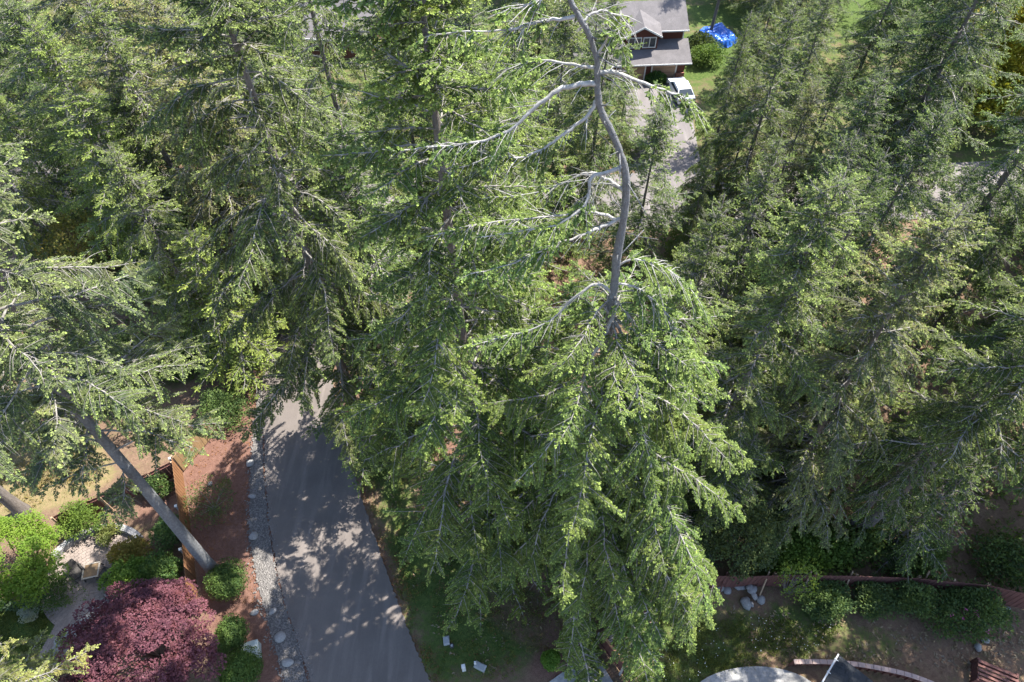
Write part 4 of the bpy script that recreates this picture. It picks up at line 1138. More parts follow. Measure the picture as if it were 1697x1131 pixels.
# brace timbers leaning on the long fence
rnd = random.Random(8)
for i, px in enumerate((1188, 1255, 1322, 1388, 1510)):
    p = gp(px - 3, 966)
    q = p + Vector((0.25, 0.0, 0))
    t = MB()
    a = Vector((p.x, p.y - 0.85, 0.05)); b_ = Vector((p.x + 0.25, p.y - 0.02, 1.9))
    t.bar(a, b_, 0.07, 0.09)
    o = t.build('fence_brace', 'raw_wood' if i != 0 else 'fence_red')
    tag(o, ('dark leaning brace at the left end of the long red fence', 'pale brace leaning on the long red fence above the rock heap', 'brace leaning on the red fence behind the sapling', 'brace leaning on the red fence above the rounded shrub', 'brace leaning on the red fence above the upright shrub')[i], 'brace', 'braces on the long red fence')

# leaning and fallen lumber at the fence corner
rnd = random.Random(12)
for i in range(5):
    a = gp(998 + 4 * i, 1058 - 2 * i); b_ = gp(1078 + 6 * i, 1014 - 2 * i)
    a.z = 0.25 + 0.3 * i; b_.z = 0.3 + 0.3 * i
    a.y -= 0.45 - 0.07 * i; b_.y -= 0.4 - 0.07 * i
    o = MB().bar(a, b_, 0.05, 0.14).build('grey_board', 'weathered_wood')
    tag(o, 'weathered grey board leaning on the corner fence, %s of five' % ('lowest', 'second lowest', 'middle one', 'second highest', 'highest')[i], 'board', 'grey boards leaning on the corner fence')
for i in range(8):
    a = gp(1035 + rnd.uniform(-5, 25), 1038 + rnd.uniform(-16, 6)); d = Vector((1.9, 0.95, 0)).normalized() * rnd.uniform(0.8, 2.0)
    a.z = 0.05 + 0.02 * i
    d.rotate(Matrix.Rotation(rnd.uniform(-0.2, 0.2), 3, 'Z'))
    o = MB().bar(a, a + d, 0.045, 0.04).build('wood_stick', 'raw_wood')
    tag(o, 'thin wooden stick lying on the grass by the leaning boards', 'stick', 'sticks lying by the corner fence')

# ------------------------------------------------------------------ stones, gravel, patio
def stone_mesh(seed, mat):
    rnd = random.Random(seed)
    import bmesh
    bm = bmesh.new()
    bmesh.ops.create_icosphere(bm, subdivisions=2, radius=1.0)
    sc = Vector((1, rnd.uniform(0.65, 0.95), rnd.uniform(0.5, 0.75)))
    for v in bm.verts:
        n_ = noise.noise(v.co * 0.9 + Vector((seed, 0, 0))) * 0.35 + noise.noise(v.co * 2.2 + Vector((0, seed, 0))) * 0.13
        v.co = Vector((v.co.x * sc.x, v.co.y * sc.y, v.co.z * sc.z)) * (1 + n_)
    me = bpy.data.meshes.new('stone')
    bm.to_mesh(me)
    bm.free()
    me.materials.append(M[mat])
    me.polygons.foreach_set('use_smooth', [True] * len(me.polygons))
    return me
ST = [stone_mesh(i, 'stone') for i in range(5)]
PS = [stone_mesh(10 + i, 'pale_stone') for i in range(4)]
rnd = random.Random(3)
for i, (px, py, r, lab) in enumerate(((415, 769, .36, 'grey boulder at the upper end of the gravel strip'), (418, 823, .34, 'grey boulder second from the top of the gravel strip'), (421, 890, .38, 'grey boulder beside the gravel next to the twiggy shrub'),
        (422, 1016, .3, 'brown half-buried boulder left of the gravel'), (452, 1014, .3, 'small boulder on the wide part of the gravel'), (464, 1057, .42, 'pale boulder on the gravel beside the clipped yews'), (478, 1099, .44, 'pale grey boulder lowest on the gravel strip'), (348, 802, .22, 'small stone on the mulch above the twiggy shrub'))):
    r *= 0.8
    o = link('boulder', ST[i % 5], None, gp(px, py) + Vector((0, 0, r * 0.2)), (0, 0, rnd.uniform(0, 6)), (r, r, r * 0.9))
    tag(o, lab, 'boulder', 'boulders along the gravel')
for i in range(15):
    a = rnd.uniform(0, 6.28); q = rnd.uniform(0, 0.95)
    c = gp(1243, 985) + Vector((q * math.cos(a) * 0.95, q * math.sin(a) * 0.95, 0))
    r = rnd.uniform(0.15, 0.28)
    o = link('rock', (ST + PS)[rnd.randrange(6)], None, c + Vector((0, 0, r * 0.4 + (0.28 if q < 0.45 else 0))), (rnd.uniform(-.3, .3), rnd.uniform(-.3, .3), a), (r, r, r))
    tag(o, 'grey rock in the heap in front of the long red fence', 'rock', 'rocks of the heap by the fence')
for i, (px, py, lab) in enumerate(((1193, 975, 'round grey rock alone left of the rock heap'), (1205, 980, 'brown rock between lone round rock and the heap'), (1236, 1001, 'white rock lying in front of the rock heap'), (1632, 1062, 'pale stone on bare soil below the flowering bush'), (1620, 1074, 'flat white stone lowest on the bare soil'), (1640, 1020, 'small pale stone right of the flowering bush'), (1668, 1010, 'pale stone at the foot of the right fence end'))):
    r = (.28, .26, .36, .22, .24, .15, .2)[i]
    o = link('rock', PS[i % 4] if i != 1 else ST[0], None, gp(px, py) + Vector((0, 0, r * 0.3)), (0, 0, i), (r, r, r))
    tag(o, lab, 'rock', 'loose rocks in the yard')
edge = catmull([gp(200, 982), gp(176, 998), gp(154, 1020), gp(134, 1040), gp(112, 1056), gp(92, 1076)], 3)
for i, p in enumerate(edge):
    r = rnd.uniform(0.3, 0.46)
    o = link('edging_stone', PS[i % 4], None, p + Vector((rnd.uniform(-.12, .12), rnd.uniform(-.12, .12), 0.1)), (rnd.uniform(-.2, .2), rnd.uniform(-.2, .2), rnd.uniform(0, 6)), (r, r * 0.7, r * 0.6))
    tag(o, 'pale angular stone edging the path, %s from the patio end' % ('first second third fourth fifth sixth seventh eighth ninth tenth eleventh twelfth thirteenth fourteenth fifteenth sixteenth'.split()[i]), 'stone', 'stones edging the path')
# gravel strip: sheet plus loose stones
gvL = catmull([gp(430, 640), gp(422, 700), gp(415, 780), gp(414, 850), gp(418, 910), gp(432, 985), gp(450, 1050), gp(472, 1131), gp(506, 1230)], 8)
gvR = catmull([gp(433, 640), gp(434, 700), gp(437, 780), gp(442, 850), gp(450, 910), gp(470, 1000), gp(492, 1065), gp(511, 1131), gp(548, 1230)], 8)
tag(strip('gravel_bed', gvL, gvR, 0.014, 'gravel_stone', 0.06, cols=3), kind='structure')
rng = np.random.default_rng(4)
n = 9000
k = rng.integers(0, len(gvL) - 1, n); fr = rng.random(n); u = rng.normal(0.5, 0.3, n)
A = np.array([tuple(p) for p in gvL]); B = np.array([tuple(p) for p in gvR])
Lp = A[k] * (1 - fr[:, None]) + A[k + 1] * fr[:, None]
Rp = B[k] * (1 - fr[:, None]) + B[k + 1] * fr[:, None]
C0 = Lp + (Rp - Lp) * u[:, None]
C0[:, 2] = 0.025
octv = np.array([(1, 0, 0), (0, 1, 0), (-1, 0, 0), (0, -1, 0), (0, 0, 0.8)])
octt = np.array([(0, 1, 4), (1, 2, 4), (2, 3, 4), (3, 0, 4)])
sz = rng.uniform(0.025, 0.075, n)
ang = rng.random(n) * 6.28
V = octv[None] * sz[:, None, None] * rng.uniform(0.6, 1.3, (n, 5, 1))
ca_, sa_ = np.cos(ang)[:, None], np.sin(ang)[:, None]
V = np.stack([V[..., 0] * ca_ - V[..., 1] * sa_, V[..., 0] * sa_ + V[..., 1] * ca_, V[..., 2]], -1) + C0[:, None]
T = (octt[None] + np.arange(n)[:, None, None] * 5).reshape(-1, 3)
m_, nt, b = newmat('gravel_bits')
g1 = tex(nt, 13, 1, 0.5)
nt.links.new(mixc(nt, ramp(nt, g1, 0.35, 0.65), (0.06, 0.055, 0.052), (0.165, 0.152, 0.142)), b.inputs['Base Color'])
M['gravel_bits'] = m_
tag(link('gravel', tri_mesh('gravel', V.reshape(-1, 3), T, ['gravel_bits'])), 'loose grey gravel along the lane edge', 'gravel', kind='stuff')

# paved patio: rings of pavers, path below
pat = empty('patio', gp(158, 960))
tag(pat, 'round paved patio with a path leading off, beside the lime maple', 'patio')
rnd = random.Random(9)
pc = gp(158, 960)
RAD = 2.75
MB().tube([(0, 0, -0.1), (0, 0, 0.035)], [RAD + 0.12, RAD + 0.12], 48).build('bedding', 'paver', pat)
def wedge(mb, r0, r1, a0, a1, z0, z1):
    ps = [(r0 * math.cos(a0), r0 * math.sin(a0)), (r1 * math.cos(a0), r1 * math.sin(a0)), (r1 * math.cos(a1), r1 * math.sin(a1)), (r0 * math.cos(a1), r0 * math.sin(a1))]
    mb.add([(x, y, z0) for x, y in ps] + [(x, y, z1) for x, y in ps], [(4, 5, 6, 7), (0, 1, 5, 4), (1, 2, 6, 5), (2, 3, 7, 6), (3, 0, 4, 7)])
mb = MB()
r_ = 0.3
while r_ < RAD:
    k = max(6, int(2 * math.pi * r_ / 0.24))
    off = rnd.random()
    for i in range(k):
        a0 = 2 * math.pi * (i + off) / k
        wedge(mb, r_, r_ + 0.185, a0 + 0.012 / r_, a0 + 2 * math.pi / k - 0.012 / r_, 0.03, 0.055 + rnd.uniform(0, 0.012))
    r_ += 0.2
tag(mb.build('paver_rings', 'paver', pat), kind='stuff')
pl = [p - pc for p in catmull([gp(118, 985), gp(95, 1030), gp(70, 1075), gp(40, 1120), gp(10, 1160)], 6)]
pr_ = [p - pc for p in catmull([gp(190, 1000), gp(150, 1045), gp(112, 1080), gp(80, 1120), gp(50, 1160)], 6)]
mb = MB()
vs, fs = [], []
for i, (a, b_) in enumerate(zip(pl, pr_)):
    vs += [(a.x, a.y, 0.02), (b_.x, b_.y, 0.02)]
    if i: fs.append((2 * i - 2, 2 * i - 1, 2 * i + 1, 2 * i))
mb.add(vs, fs).build('path_bedding', 'paver', pat)
mb = MB()
for i in range(len(pl) - 1):
    for r2 in range(4):
        a0, b0 = pl[i].lerp(pl[i + 1], r2 / 4), pr_[i].lerp(pr_[i + 1], r2 / 4)
        a1, b1 = pl[i].lerp(pl[i + 1], (r2 + 0.93) / 4), pr_[i].lerp(pr_[i + 1], (r2 + 0.93) / 4)
        k = int((b0 - a0).length / 0.26)
        for j in range(k):
            o_ = 0.5 * (r2 % 2) / k
            f0, f1 = j / k + o_, (j + 0.94) / k + o_
            q = [a0.lerp(b0, f0), a0.lerp(b0, f1), a1.lerp(b1, f1), a1.lerp(b1, f0)]
            z1 = 0.045 + rnd.uniform(0, 0.012)
            mb.add([(p.x, p.y, 0.0) for p in q] + [(p.x, p.y, z1) for p in q], [(4, 5, 6, 7), (0, 1, 5, 4), (1, 2, 6, 5), (2, 3, 7, 6), (3, 0, 4, 7)])
tag(mb.build('path_pavers', 'paver', pat), kind='stuff')
wl = empty('curved_wall', pc)
tag(wl, 'low curved block wall around the back of the patio', 'wall')
for i in range(16):
    a0 = R(52) + i * R(6.6)
    for c_ in range(3):
        mb = MB()
        wedge(mb, RAD + 0.14, RAD + 0.5, a0 + (0.04 if c_ % 2 else 0), a0 + R(6.3) + (0.04 if c_ % 2 else 0), c_ * 0.155, c_ * 0.155 + 0.15)
        mb.build('block', 'paver_wall', wl)

# fire table and chairs
ft = empty('fire_table', gp(158, 951), R(12))
tag(ft, 'square table with brown top and pale rim on the patio', 'table')
MB().box((-.38, -.38, .5), (.38, .38, .545)).build('table_top', 'table_top', ft)
mb = MB()
for a, b_ in (((-.46, -.46, .48), (.46, -.383, .56)), ((-.46, .383, .48), (.46, .46, .56)), ((-.46, -.381, .48), (-.383, .381, .56)), ((.383, -.381, .48), (.46, .381, .56))):
    mb.box(a, b_)
mb.build('rim', 'table_rim', ft)
for x in (-.4, .4):
    for y in (-.4, .4):
        MB().bar((x * 1.08, y * 1.08, 0.05), (x * 0.95, y * 0.95, .48), 0.05).build('leg', 'dark_metal', ft)
def chair(label, px, py, rz):
    t = empty('lounge_chair', gp(px, py), rz)
    tag(t, label, 'chair', 'chairs on the patio')
    MB().box((-.3, -.32, .36), (.32, .32, .43)).build('seat', 'dark_fabric', t)
    mb = MB()
    mb.add([(-.3, -.31, .4), (-.3, .31, .4), (-.58, .31, .98), (-.58, -.31, .98), (-.36, -.31, .4), (-.36, .31, .4), (-.63, .31, .97), (-.63, -.31, .97)], [(0, 1, 2, 3), (7, 6, 5, 4), (0, 3, 7, 4), (1, 5, 6, 2), (3, 2, 6, 7), (0, 4, 5, 1)])
    mb.build('backrest', 'dark_fabric', t)
    for y in (-.36, .36):
        MB().bar((.36, y, .05), (.3, y, .6), 0.035).build('leg', 'dark_metal', t)
        MB().bar((-.55, y, .05), (-.3, y, .5), 0.035).build('leg', 'dark_metal', t)
        MB().bar((.34, y, .6), (-.42, y, .62), 0.06, 0.03).build('armrest', 'dark_metal', t)
chair('dark lounge chair left of the patio table', 134, 953, R(-38))
chair('dark lounge chair right of the patio table, half under the shrub', 178, 957, R(160))

# ------------------------------------------------------------------ utilities, slab, corner plot
def util_box(name, label, px, py, sx, sy, h, mat, rz, group='utility boxes beside the lane'):
    t = empty(name, gp(px, py), rz)
    tag(t, label, 'utility box', group)
    MB().box((-sx, -sy, -0.05), (sx, sy, h)).build('body', mat, t)
    MB().add([(-sx * 1.08, -sy * 1.08, h), (sx * 1.08, -sy * 1.08, h), (sx * 1.08, sy * 1.08, h), (-sx * 1.08, sy * 1.08, h), (-sx * .8, -sy * .8, h + .06), (sx * .8, -sy * .8, h + .06), (sx * .8, sy * .8, h + .06), (-sx * .8, sy * .8, h + .06)],
             [(0, 1, 5, 4), (1, 2, 6, 5), (2, 3, 7, 6), (3, 0, 4, 7), (4, 5, 6, 7), (3, 2, 1, 0)]).build('lid', mat, t)
    return t
util_box('utility_box', 'grey-green lidded box on the grass beside the lane', 740, 1063, .16, .22, .16, 'utility_grey', R(10))
util_box('utility_box', 'pale flat grey box lying nearest the round green shrub', 796, 1106, .3, .17, .2, 'utility_grey', R(-25))
o = util_box('utility_pedestal', 'white utility pedestal post between the two grey boxes', 769, 1110, .1, .1, .75, 'white_paint', R(10))
util_box('utility_pedestal', 'short white capped post touching the flat grey box', 788, 1102, .06, .06, .5, 'white_paint', R(0))
util_box('utility_box', 'pale green transformer box between the clipped yews and the gravel', 420, 1082, .42, .38, .75, 'utility_green', R(15))
t = empty('valve_cover', gp(749, 1071)); tag(t, 'small dark round valve cover below the lidded box', 'cover')
MB().tube([(0, 0, -.02), (0, 0, .12), (0, 0, .16)], [.13, .13, .08], 14).build('rim', 'dark_metal', t)
MB().tube([(0, 0, .161), (0, 0, .175)], [.07, .05], 12).build('lid', 'utility_grey', t)

def slab(name, label, poly, z, mat, joints=(), cat='slab'):
    t = empty(name, poly[0]); o0 = Vector(poly[0])
    tag(t, label, cat)
    n = len(poly)
    vs = [(p.x - o0.x, p.y - o0.y, -0.1) for p in poly] + [(p.x - o0.x, p.y - o0.y, z) for p in poly]
    MB().add(vs, [tuple(range(n, 2 * n))] + [(i, (i + 1) % n, n + (i + 1) % n, n + i) for i in range(n)]).build('surface', mat, t)
    for a, b_ in joints:
        a, b_ = Vector(a) - o0, Vector(b_) - o0
        a.z = b_.z = z + 0.002
        MB().bar(a, b_, 0.025, 0.012).build('joint', 'dark_metal' if False else 'paver_wall', t)
    return t
slab('concrete_slab', 'pale concrete slab at the bottom edge, left of the capped fence', [gp(900, 1138), gp(983, 1078), gp(1034, 1160), gp(960, 1200)], 0.05, 'concrete', [(gp(935, 1118), gp(975, 1185))])
arc = [gp(1252 + 112 * math.cos(R(a)), 1165 - 60 * math.sin(R(a))) for a in range(0, 181, 9)]
slab('curved_slab', 'rounded concrete patio at the bottom edge of the yard', arc[::-1] + [gp(1364, 1240), gp(1140, 1240)], 0.06, 'concrete', [(gp(1198, 1113), gp(1212, 1180)), (gp(1256, 1106), gp(1262, 1180)), (gp(1285, 1107), gp(1300, 1180)), (gp(1332, 1135), gp(1290, 1175))], 'patio')

# corner of the roof below the camera
zc_ = 3.0
c0 = gp(1391, 1087, zc_); cl = gp(1336, 1134, zc_); crr = gp(1452, 1134, zc_)
house = empty('shingled_house', (c0.x, c0.y, 0))
tag(house, 'dark shingled roof corner of the house at the bottom edge', 'house')
ex = (crr - c0); ex.z = 0; ex.normalize()
ey = (cl - c0); ey.z = 0; ey.normalize()
ey = Vector((ex.y, -ex.x, 0)) if Vector((ex.y, -ex.x, 0)).dot(ey) > 0 else Vector((-ex.y, ex.x, 0))
S_ = 7.0
def hp(u, v, z): return Vector((ex.x * u + ey.x * v, ex.y * u + ey.y * v, z))
mb = MB()
vs = [hp(0, 0, zc_), hp(S_, 0, zc_), hp(S_, S_, zc_), hp(0, S_, zc_), hp(S_ / 2, S_ / 2, zc_ + 1.5)]
mb.add(vs, [(0, 1, 4), (1, 2, 4), (2, 3, 4), (3, 0, 4)]).build('roof', 'shingle_dark', house)
mb = MB()
vs = [hp(.5, .5, 0), hp(S_ - .5, .5, 0), hp(S_ - .5, S_ - .5, 0), hp(.5, S_ - .5, 0)]
vs += [v + Vector((0, 0, zc_ - 0.02)) for v in vs]
mb.add(vs, [(0, 1, 5, 4), (1, 2, 6, 5), (2, 3, 7, 6), (3, 0, 4, 7)]).build('wall', 'garage_tan', house)
for side in range(2):
    mb = MB()
    for row in range(26):
        s0, s1 = row * 0.135, row * 0.135 + 0.15
        k = int((S_ - 2 * s0) / 0.3)
        for j in range(k):
            u0 = s0 + (j + (0.5 if row % 2 else 0)) * 0.3
            u1 = u0 + 0.29
            if u1 > S_ - s0: continue
            zz0 = zc_ + s0 * 1.5 / 3.5 + 0.012 + rnd.uniform(0.006, 0.022)
            zz1 = zc_ + s1 * 1.5 / 3.5 + 0.010
            q = [(u0, s0, zz0), (u1, s0, zz0), (u1, s1, zz1), (u0, s1, zz1)]
            if side: q = [(v, u, z) for u, v, z in q]
            mb.add([hp(*p) for p in q] + [hp(p[0], p[1], p[2] - 0.015) for p in q], [(0, 1, 2, 3), (0, 4, 5, 1), (1, 5, 6, 2), (3, 7, 4, 0)])
    tag(mb.build('shingles', 'shingle_dark', house), kind='stuff')
g = MB().bar(hp(-0.06, -0.05, zc_ - 0.03), hp(-0.06, S_, zc_ - 0.03), 0.07, 0.07).build('gutter', 'white_paint', house)
for i in range(8):
    MB().bar(hp(-0.14, 0.3 + i * 0.8, zc_ + 0.03), hp(0.1, 0.3 + i * 0.8, zc_ + 0.04), 0.04, 0.02).build('gutter_bracket', 'white_paint', g)

# curved low wooden wall behind that roof
cw = catmull([gp(1308, 1103), gp(1350, 1103), gp(1400, 1106), gp(1450, 1114), gp(1500, 1126), gp(1550, 1146), gp(1590, 1170)], 4)
rt = empty('curved_bench', cw[0])
tag(rt, 'curved low timber wall with pale pinkish cap behind the dark roof', 'low wall')
for i in range(len(cw) - 1):
    a, b_ = cw[i] - cw[0], cw[i + 1] - cw[0]
    a2, b2 = a + (b_ - a) * 0.03, b_ - (b_ - a) * 0.03
    MB().bar(a2 + Vector((0, 0, .78)), b2 + Vector((0, 0, .78)), 0.24, 0.05).build('cap_rail', 'pink_cap' if 'pink_cap' in M else 'raw_wood', rt)
    for z in ((0.2, 0.42, 0.62) if i > 7 else (0.16, 0.3, 0.44, 0.58, 0.7)):
        MB().bar(a2 + Vector((0, 0, z)), b2 + Vector((0, 0, z)), 0.04, 0.1).build('rail', 'fence_red', rt)
    MB().bar(a, a + Vector((0, 0, .75)), 0.09).build('post', 'fence_red', rt)
pb = empty('timber_planter', gp(1640, 1128), R(-25))
tag(pb, 'dark brown slatted timber box at the bottom right', 'planter')
for x in (-.95, .95):
    for y in (-.55, .55):
        MB().box((x - .06, y - .06, 0), (x + .06, y + .06, .8)).build('post', 'fence_red', pb)
for k in range(4):
    for y in (-.55, .55):
        MB().box((-.89, y - .02, .08 + k * .18), (.89, y + .02, .22 + k * .18)).build('slat', 'fence_red', pb)
    for x in (-.95, .95):
        MB().box((x - .02, -.49, .08 + k * .18), (x + .02, .49, .22 + k * .18)).build('slat', 'fence_red', pb)
for k in range(5):
    MB().box((-.98, -.52 + k * .22, .81), (.98, -.40 + k * .22, .85)).build('top_slat', 'fence_red', pb)

# ------------------------------------------------------------------ the brown house beyond the street
bh = empty('brown_house', (18.3, 67.6, 0), R(4))
tag(bh, 'red-brown two-storey house with grey roofs and tan garage doors at the top', 'house')
def pbox(name, a, b_, mat, par): return MB().box(a, b_, 0).build(name, mat, par)
W_ = 11.5
pbox('garage_wall', (-W_, 0.12, 0), (0, 2.4, 2.35), 'siding_red', bh)
pbox('upper_wall', (-W_ + .1, 2.41, 0), (-0.15, 7.5, 4.75), 'siding_red', bh)
def roof_slab(name, x0, x1, y0, z0, y1, z1, th, mat, par):
    return MB().add([(x0, y0, z0), (x1, y0, z0), (x1, y1, z1), (x0, y1, z1), (x0, y0, z0 + th), (x1, y0, z0 + th), (x1, y1, z1 + th), (x0, y1, z1 + th)],
                    [(0, 3, 2, 1), (4, 5, 6, 7), (0, 1, 5, 4), (1, 2, 6, 5), (2, 3, 7, 6), (3, 0, 4, 7)]).build(name, mat, par)
lr = roof_slab('lower_roof', -W_ - .4, .5, -.5, 2.15, 2.40, 3.35, .1, 'shingle_grey', bh)
ur = roof_slab('upper_roof', -W_ - .4, .25, 1.75, 4.55, 5.0, 6.2, .1, 'shingle_grey', bh)
roof_slab('back_roof', -W_ - .4, .25, 8.3, 4.55, 5.01, 6.2, .1, 'shingle_grey', bh)
MB().bar((-W_ - .4, -.53, 2.2), (.5, -.53, 2.2), .06, .14).build('gutter', 'white_paint', lr)
MB().bar((-W_ - .4, 1.72, 4.6), (.25, 1.72, 4.6), .06, .14).build('gutter', 'white_paint', ur)
MB().add([(-.16, 2.4, 4.75), (-.16, 7.5, 4.75), (-.16, 4.95, 6.1)], [(0, 1, 2)]).build('gable', 'siding_red', bh)
for i, x in enumerate((-1.0 - 2.45, -4.3 - 2.45)):
    d = pbox('garage_door', (x, .04, 0.02), (x + 2.45, .1, 2.05), 'garage_tan', bh)
    for k in range(1, 4):
        pbox('groove', (x + .02, .03, .5 * k), (x + 2.43, .045, .5 * k + .025), 'siding_red', d)
    for xx in (x - .14, x + 2.46):
        pbox('door_trim', (xx, .02, 0), (xx + .13, .115, 2.2), 'white_paint', d)
pbox('brick_pier', (-.95, -.12, 0), (.02, .11, .95), 'brick_red', bh)
pbox('corner_trim', (-.15, 2.36, 3.4), (-.03, 2.405, 4.6), 'white_paint', bh)
# bay window with its own gable
bay = pbox('bay', (-6.4, 1.3, 3.0), (-3.0, 2.39, 4.35), 'siding_red', bh)
MB().add([(-6.7, 1.0, 4.3), (-4.7, 1.0, 5.35), (-4.7, 4.1, 5.75), (-6.7, 2.6, 4.95), (-2.7, 1.0, 4.3), (-2.7, 2.6, 4.95), (-6.7, 1.0, 4.42), (-4.7, 1.0, 5.47), (-4.7, 4.1, 5.87), (-6.7, 2.6, 5.07), (-2.7, 1.0, 4.42), (-2.7, 2.6, 5.07)],
         [(0, 3, 2, 1), (6, 7, 8, 9), (7, 10, 11, 8), (1, 2, 5, 4), (0, 1, 7, 6), (1, 4, 10, 7), (4, 5, 11, 10), (0, 6, 9, 3)]).build('bay_roof', 'shingle_grey', bh)
MB().add([(-6.4, 1.28, 4.35), (-3.0, 1.28, 4.35), (-4.7, 1.28, 5.25)], [(0, 1, 2)]).build('bay_gable', 'siding_red', bh)
MB().bar((-6.72, .98, 4.36), (-4.7, .98, 5.42), .05, .16).build('barge_board', 'white_paint', bh)
MB().bar((-4.7, .98, 5.42), (-2.68, .98, 4.36), .05, .16).build('barge_board', 'white_paint', bh)
for x in (-6.15, -4.6):
    w_ = empty('window', (x, 1.28, 3.15), 0, bh)
    for a, b_ in (((0, -.05, 0), (1.4, .01, .09)), ((0, -.05, 1.06), (1.4, .01, 1.15)), ((0, -.05, .092), (.09, .01, 1.058)), ((1.31, -.05, .092), (1.4, .01, 1.058)), ((.66, -.05, .092), (.74, .01, 1.058))):
        pbox('frame', a, b_, 'white_paint', w_)
    for a in (.09, .74):
        pbox('pane', (a, -.02, .09), (a + .57, 0, 1.06), 'glass_dark', w_)
# second house, half hidden, upper left
h2 = empty('grey_roof_house', (-15.5, 71.5, 0), R(-6))
tag(h2, 'pale grey roof of a brown house half hidden behind the slim bare stem', 'house')
pbox('wall', (-8, 0, 0), (0, 8, 2.7), 'brick_red', h2)
roof_slab('roof', -8.5, .5, -.6, 2.45, 4, 4.6, .12, 'shingle_grey', h2)
roof_slab('back_roof', -8.5, .5, 8.6, 2.45, 4.01, 4.6, .12, 'shingle_grey', h2)
MB().bar((-8.5, -.63, 2.5), (.5, -.63, 2.5), .06, .16).build('gutter', 'white_paint', h2)
for x in (-6.5, -4.2, -2.2):
    w_ = pbox('window', (x, -.05, .9), (x + 1.3, -.01, 2.1), 'white_paint', h2)
    pbox('pane', (x + .1, -.07, 1.0), (x + 1.2, -.052, 2.0), 'glass_dark', w_)
# white shed far right
sh = empty('white_shed', (57.0, 74.0, 0), R(8))
tag(sh, 'white-roofed shed among trees at the upper right edge', 'shed')
pbox('wall', (0, 0, 0), (4.2, 3.0, 2.1), 'utility_grey', sh)
roof_slab('roof', -.2, 4.4, -.2, 2.1, 3.2, 2.7, .08, 'white_paint', sh)
pbox('door', (1.5, -.04, 0), (2.5, -.005, 1.9), 'white_paint', sh)

# parked car on the apron
car = empty('parked_car', gp(1126, 158), R(8))
tag(car, 'white car parked in front of the tan garage doors', 'car')
mb = MB()
prof_ = [(-2.15, .35), (-2.2, .62), (-2.05, .9), (-1.75, .97), (-1.1, 1.4), (.35, 1.42), (1.05, 1.0), (1.95, .85), (2.15, .62), (2.15, .35)]
def wid_(z): return .88 if z < .99 else .88 - (z - .97) * .42
nP = len(prof_)
vs = [(x, -wid_(z), z) for x, z in prof_] + [(x, wid_(z), z) for x, z in prof_]
mb.add([(y, x, z) for x, y, z in vs], [tuple(range(nP)), tuple(range(2 * nP - 1, nP - 1, -1))] + [(i, nP + i, nP + (i + 1) % nP, (i + 1) % nP) for i in range(nP)])
body = mb.build('body', 'car_white', car)
def glass(pts, nm): MB().add([(y, x, z) for x, y, z in pts], [(0, 1, 2, 3)]).build(nm, 'glass_dark', car)
glass([(.42, -.62, 1.405), (.42, .62, 1.405), (1.03, .78, 1.035), (1.03, -.78, 1.035)], 'windscreen')
glass([(-1.14, -.62, 1.39), (-1.14, .62, 1.39), (-1.72, .78, 1.01), (-1.72, -.78, 1.01)], 'rear_window')
for sy in (-1, 1):
    glass([(-1.05, sy * .70, 1.37), (.35, sy * .70, 1.38), (.9, sy * .885, 1.0), (-1.5, sy * .885, 1.0)], 'side_window')
    for x in (-1.35, 1.35):
        w_ = MB().tube([(sy * .7, x, .33), (sy * .9, x, .33)], [.33, .33], 18).build('wheel', 'rubber', car)
        MB().tube([(sy * .895, x, .33), (sy * .91, x, .33)], [.19, .17], 12).build('rim', 'utility_grey', w_)
    MB().box((sy * .72 - .16, 2.0, .62), (sy * .72 + .16, 2.16, .76)).build('headlight', 'utility_grey', car)
    MB().box((sy * .72 - .14, -2.2, .66), (sy * .72 + .14, -2.1, .8)).build('tail_light', 'brick_red', car)

# blue tarp heap
nx_, ny_ = 44, 38
vs, fs = [], []
for j in range(ny_):
    for i in range(nx_):
        x, y = -2.3 + 4.6 * i / (nx_ - 1), -2.2 + 4.4 * j / (ny_ - 1)
        q = (x / 2.2) ** 2 + (y / 2.1) ** 2 + 0.35 * noise.noise(Vector((x * .7, y * .7, 2)))
        h_ = max(0, 1 - q) ** 0.55 * 1.35
        h_ *= 0.75 + 0.5 * noise.noise(Vector((x * .9 + 3, y * .9, 1)))
        rid = abs(noise.noise(Vector((x * 1.8, y * 1.8, 7)))) + 0.5 * abs(noise.noise(Vector((x * 4, y * 4, 3))))
        vs.append((x + .15 * noise.noise(Vector((x * 2, y * 2, 9))), y + .15 * noise.noise(Vector((x * 2, y * 2, 5))), max(0.0, h_ + (0.34 * (0.4 - rid) if h_ > 0.02 else 0)) + 0.02))
keep = lambda k: vs[k][2] > 0.025
for j in range(ny_ - 1):
    for i in range(nx_ - 1):
        f = (j * nx_ + i, j * nx_ + i + 1, (j + 1) * nx_ + i + 1, (j + 1) * nx_ + i)
        if any(keep(k) for k in f): fs.append(f)
o = MB().add(vs, fs).build('blue_tarp', 'tarp_blue', None, False, gp(1187, 64))
tag(o, 'crumpled bright blue tarp heaped around a tree trunk', 'tarp')

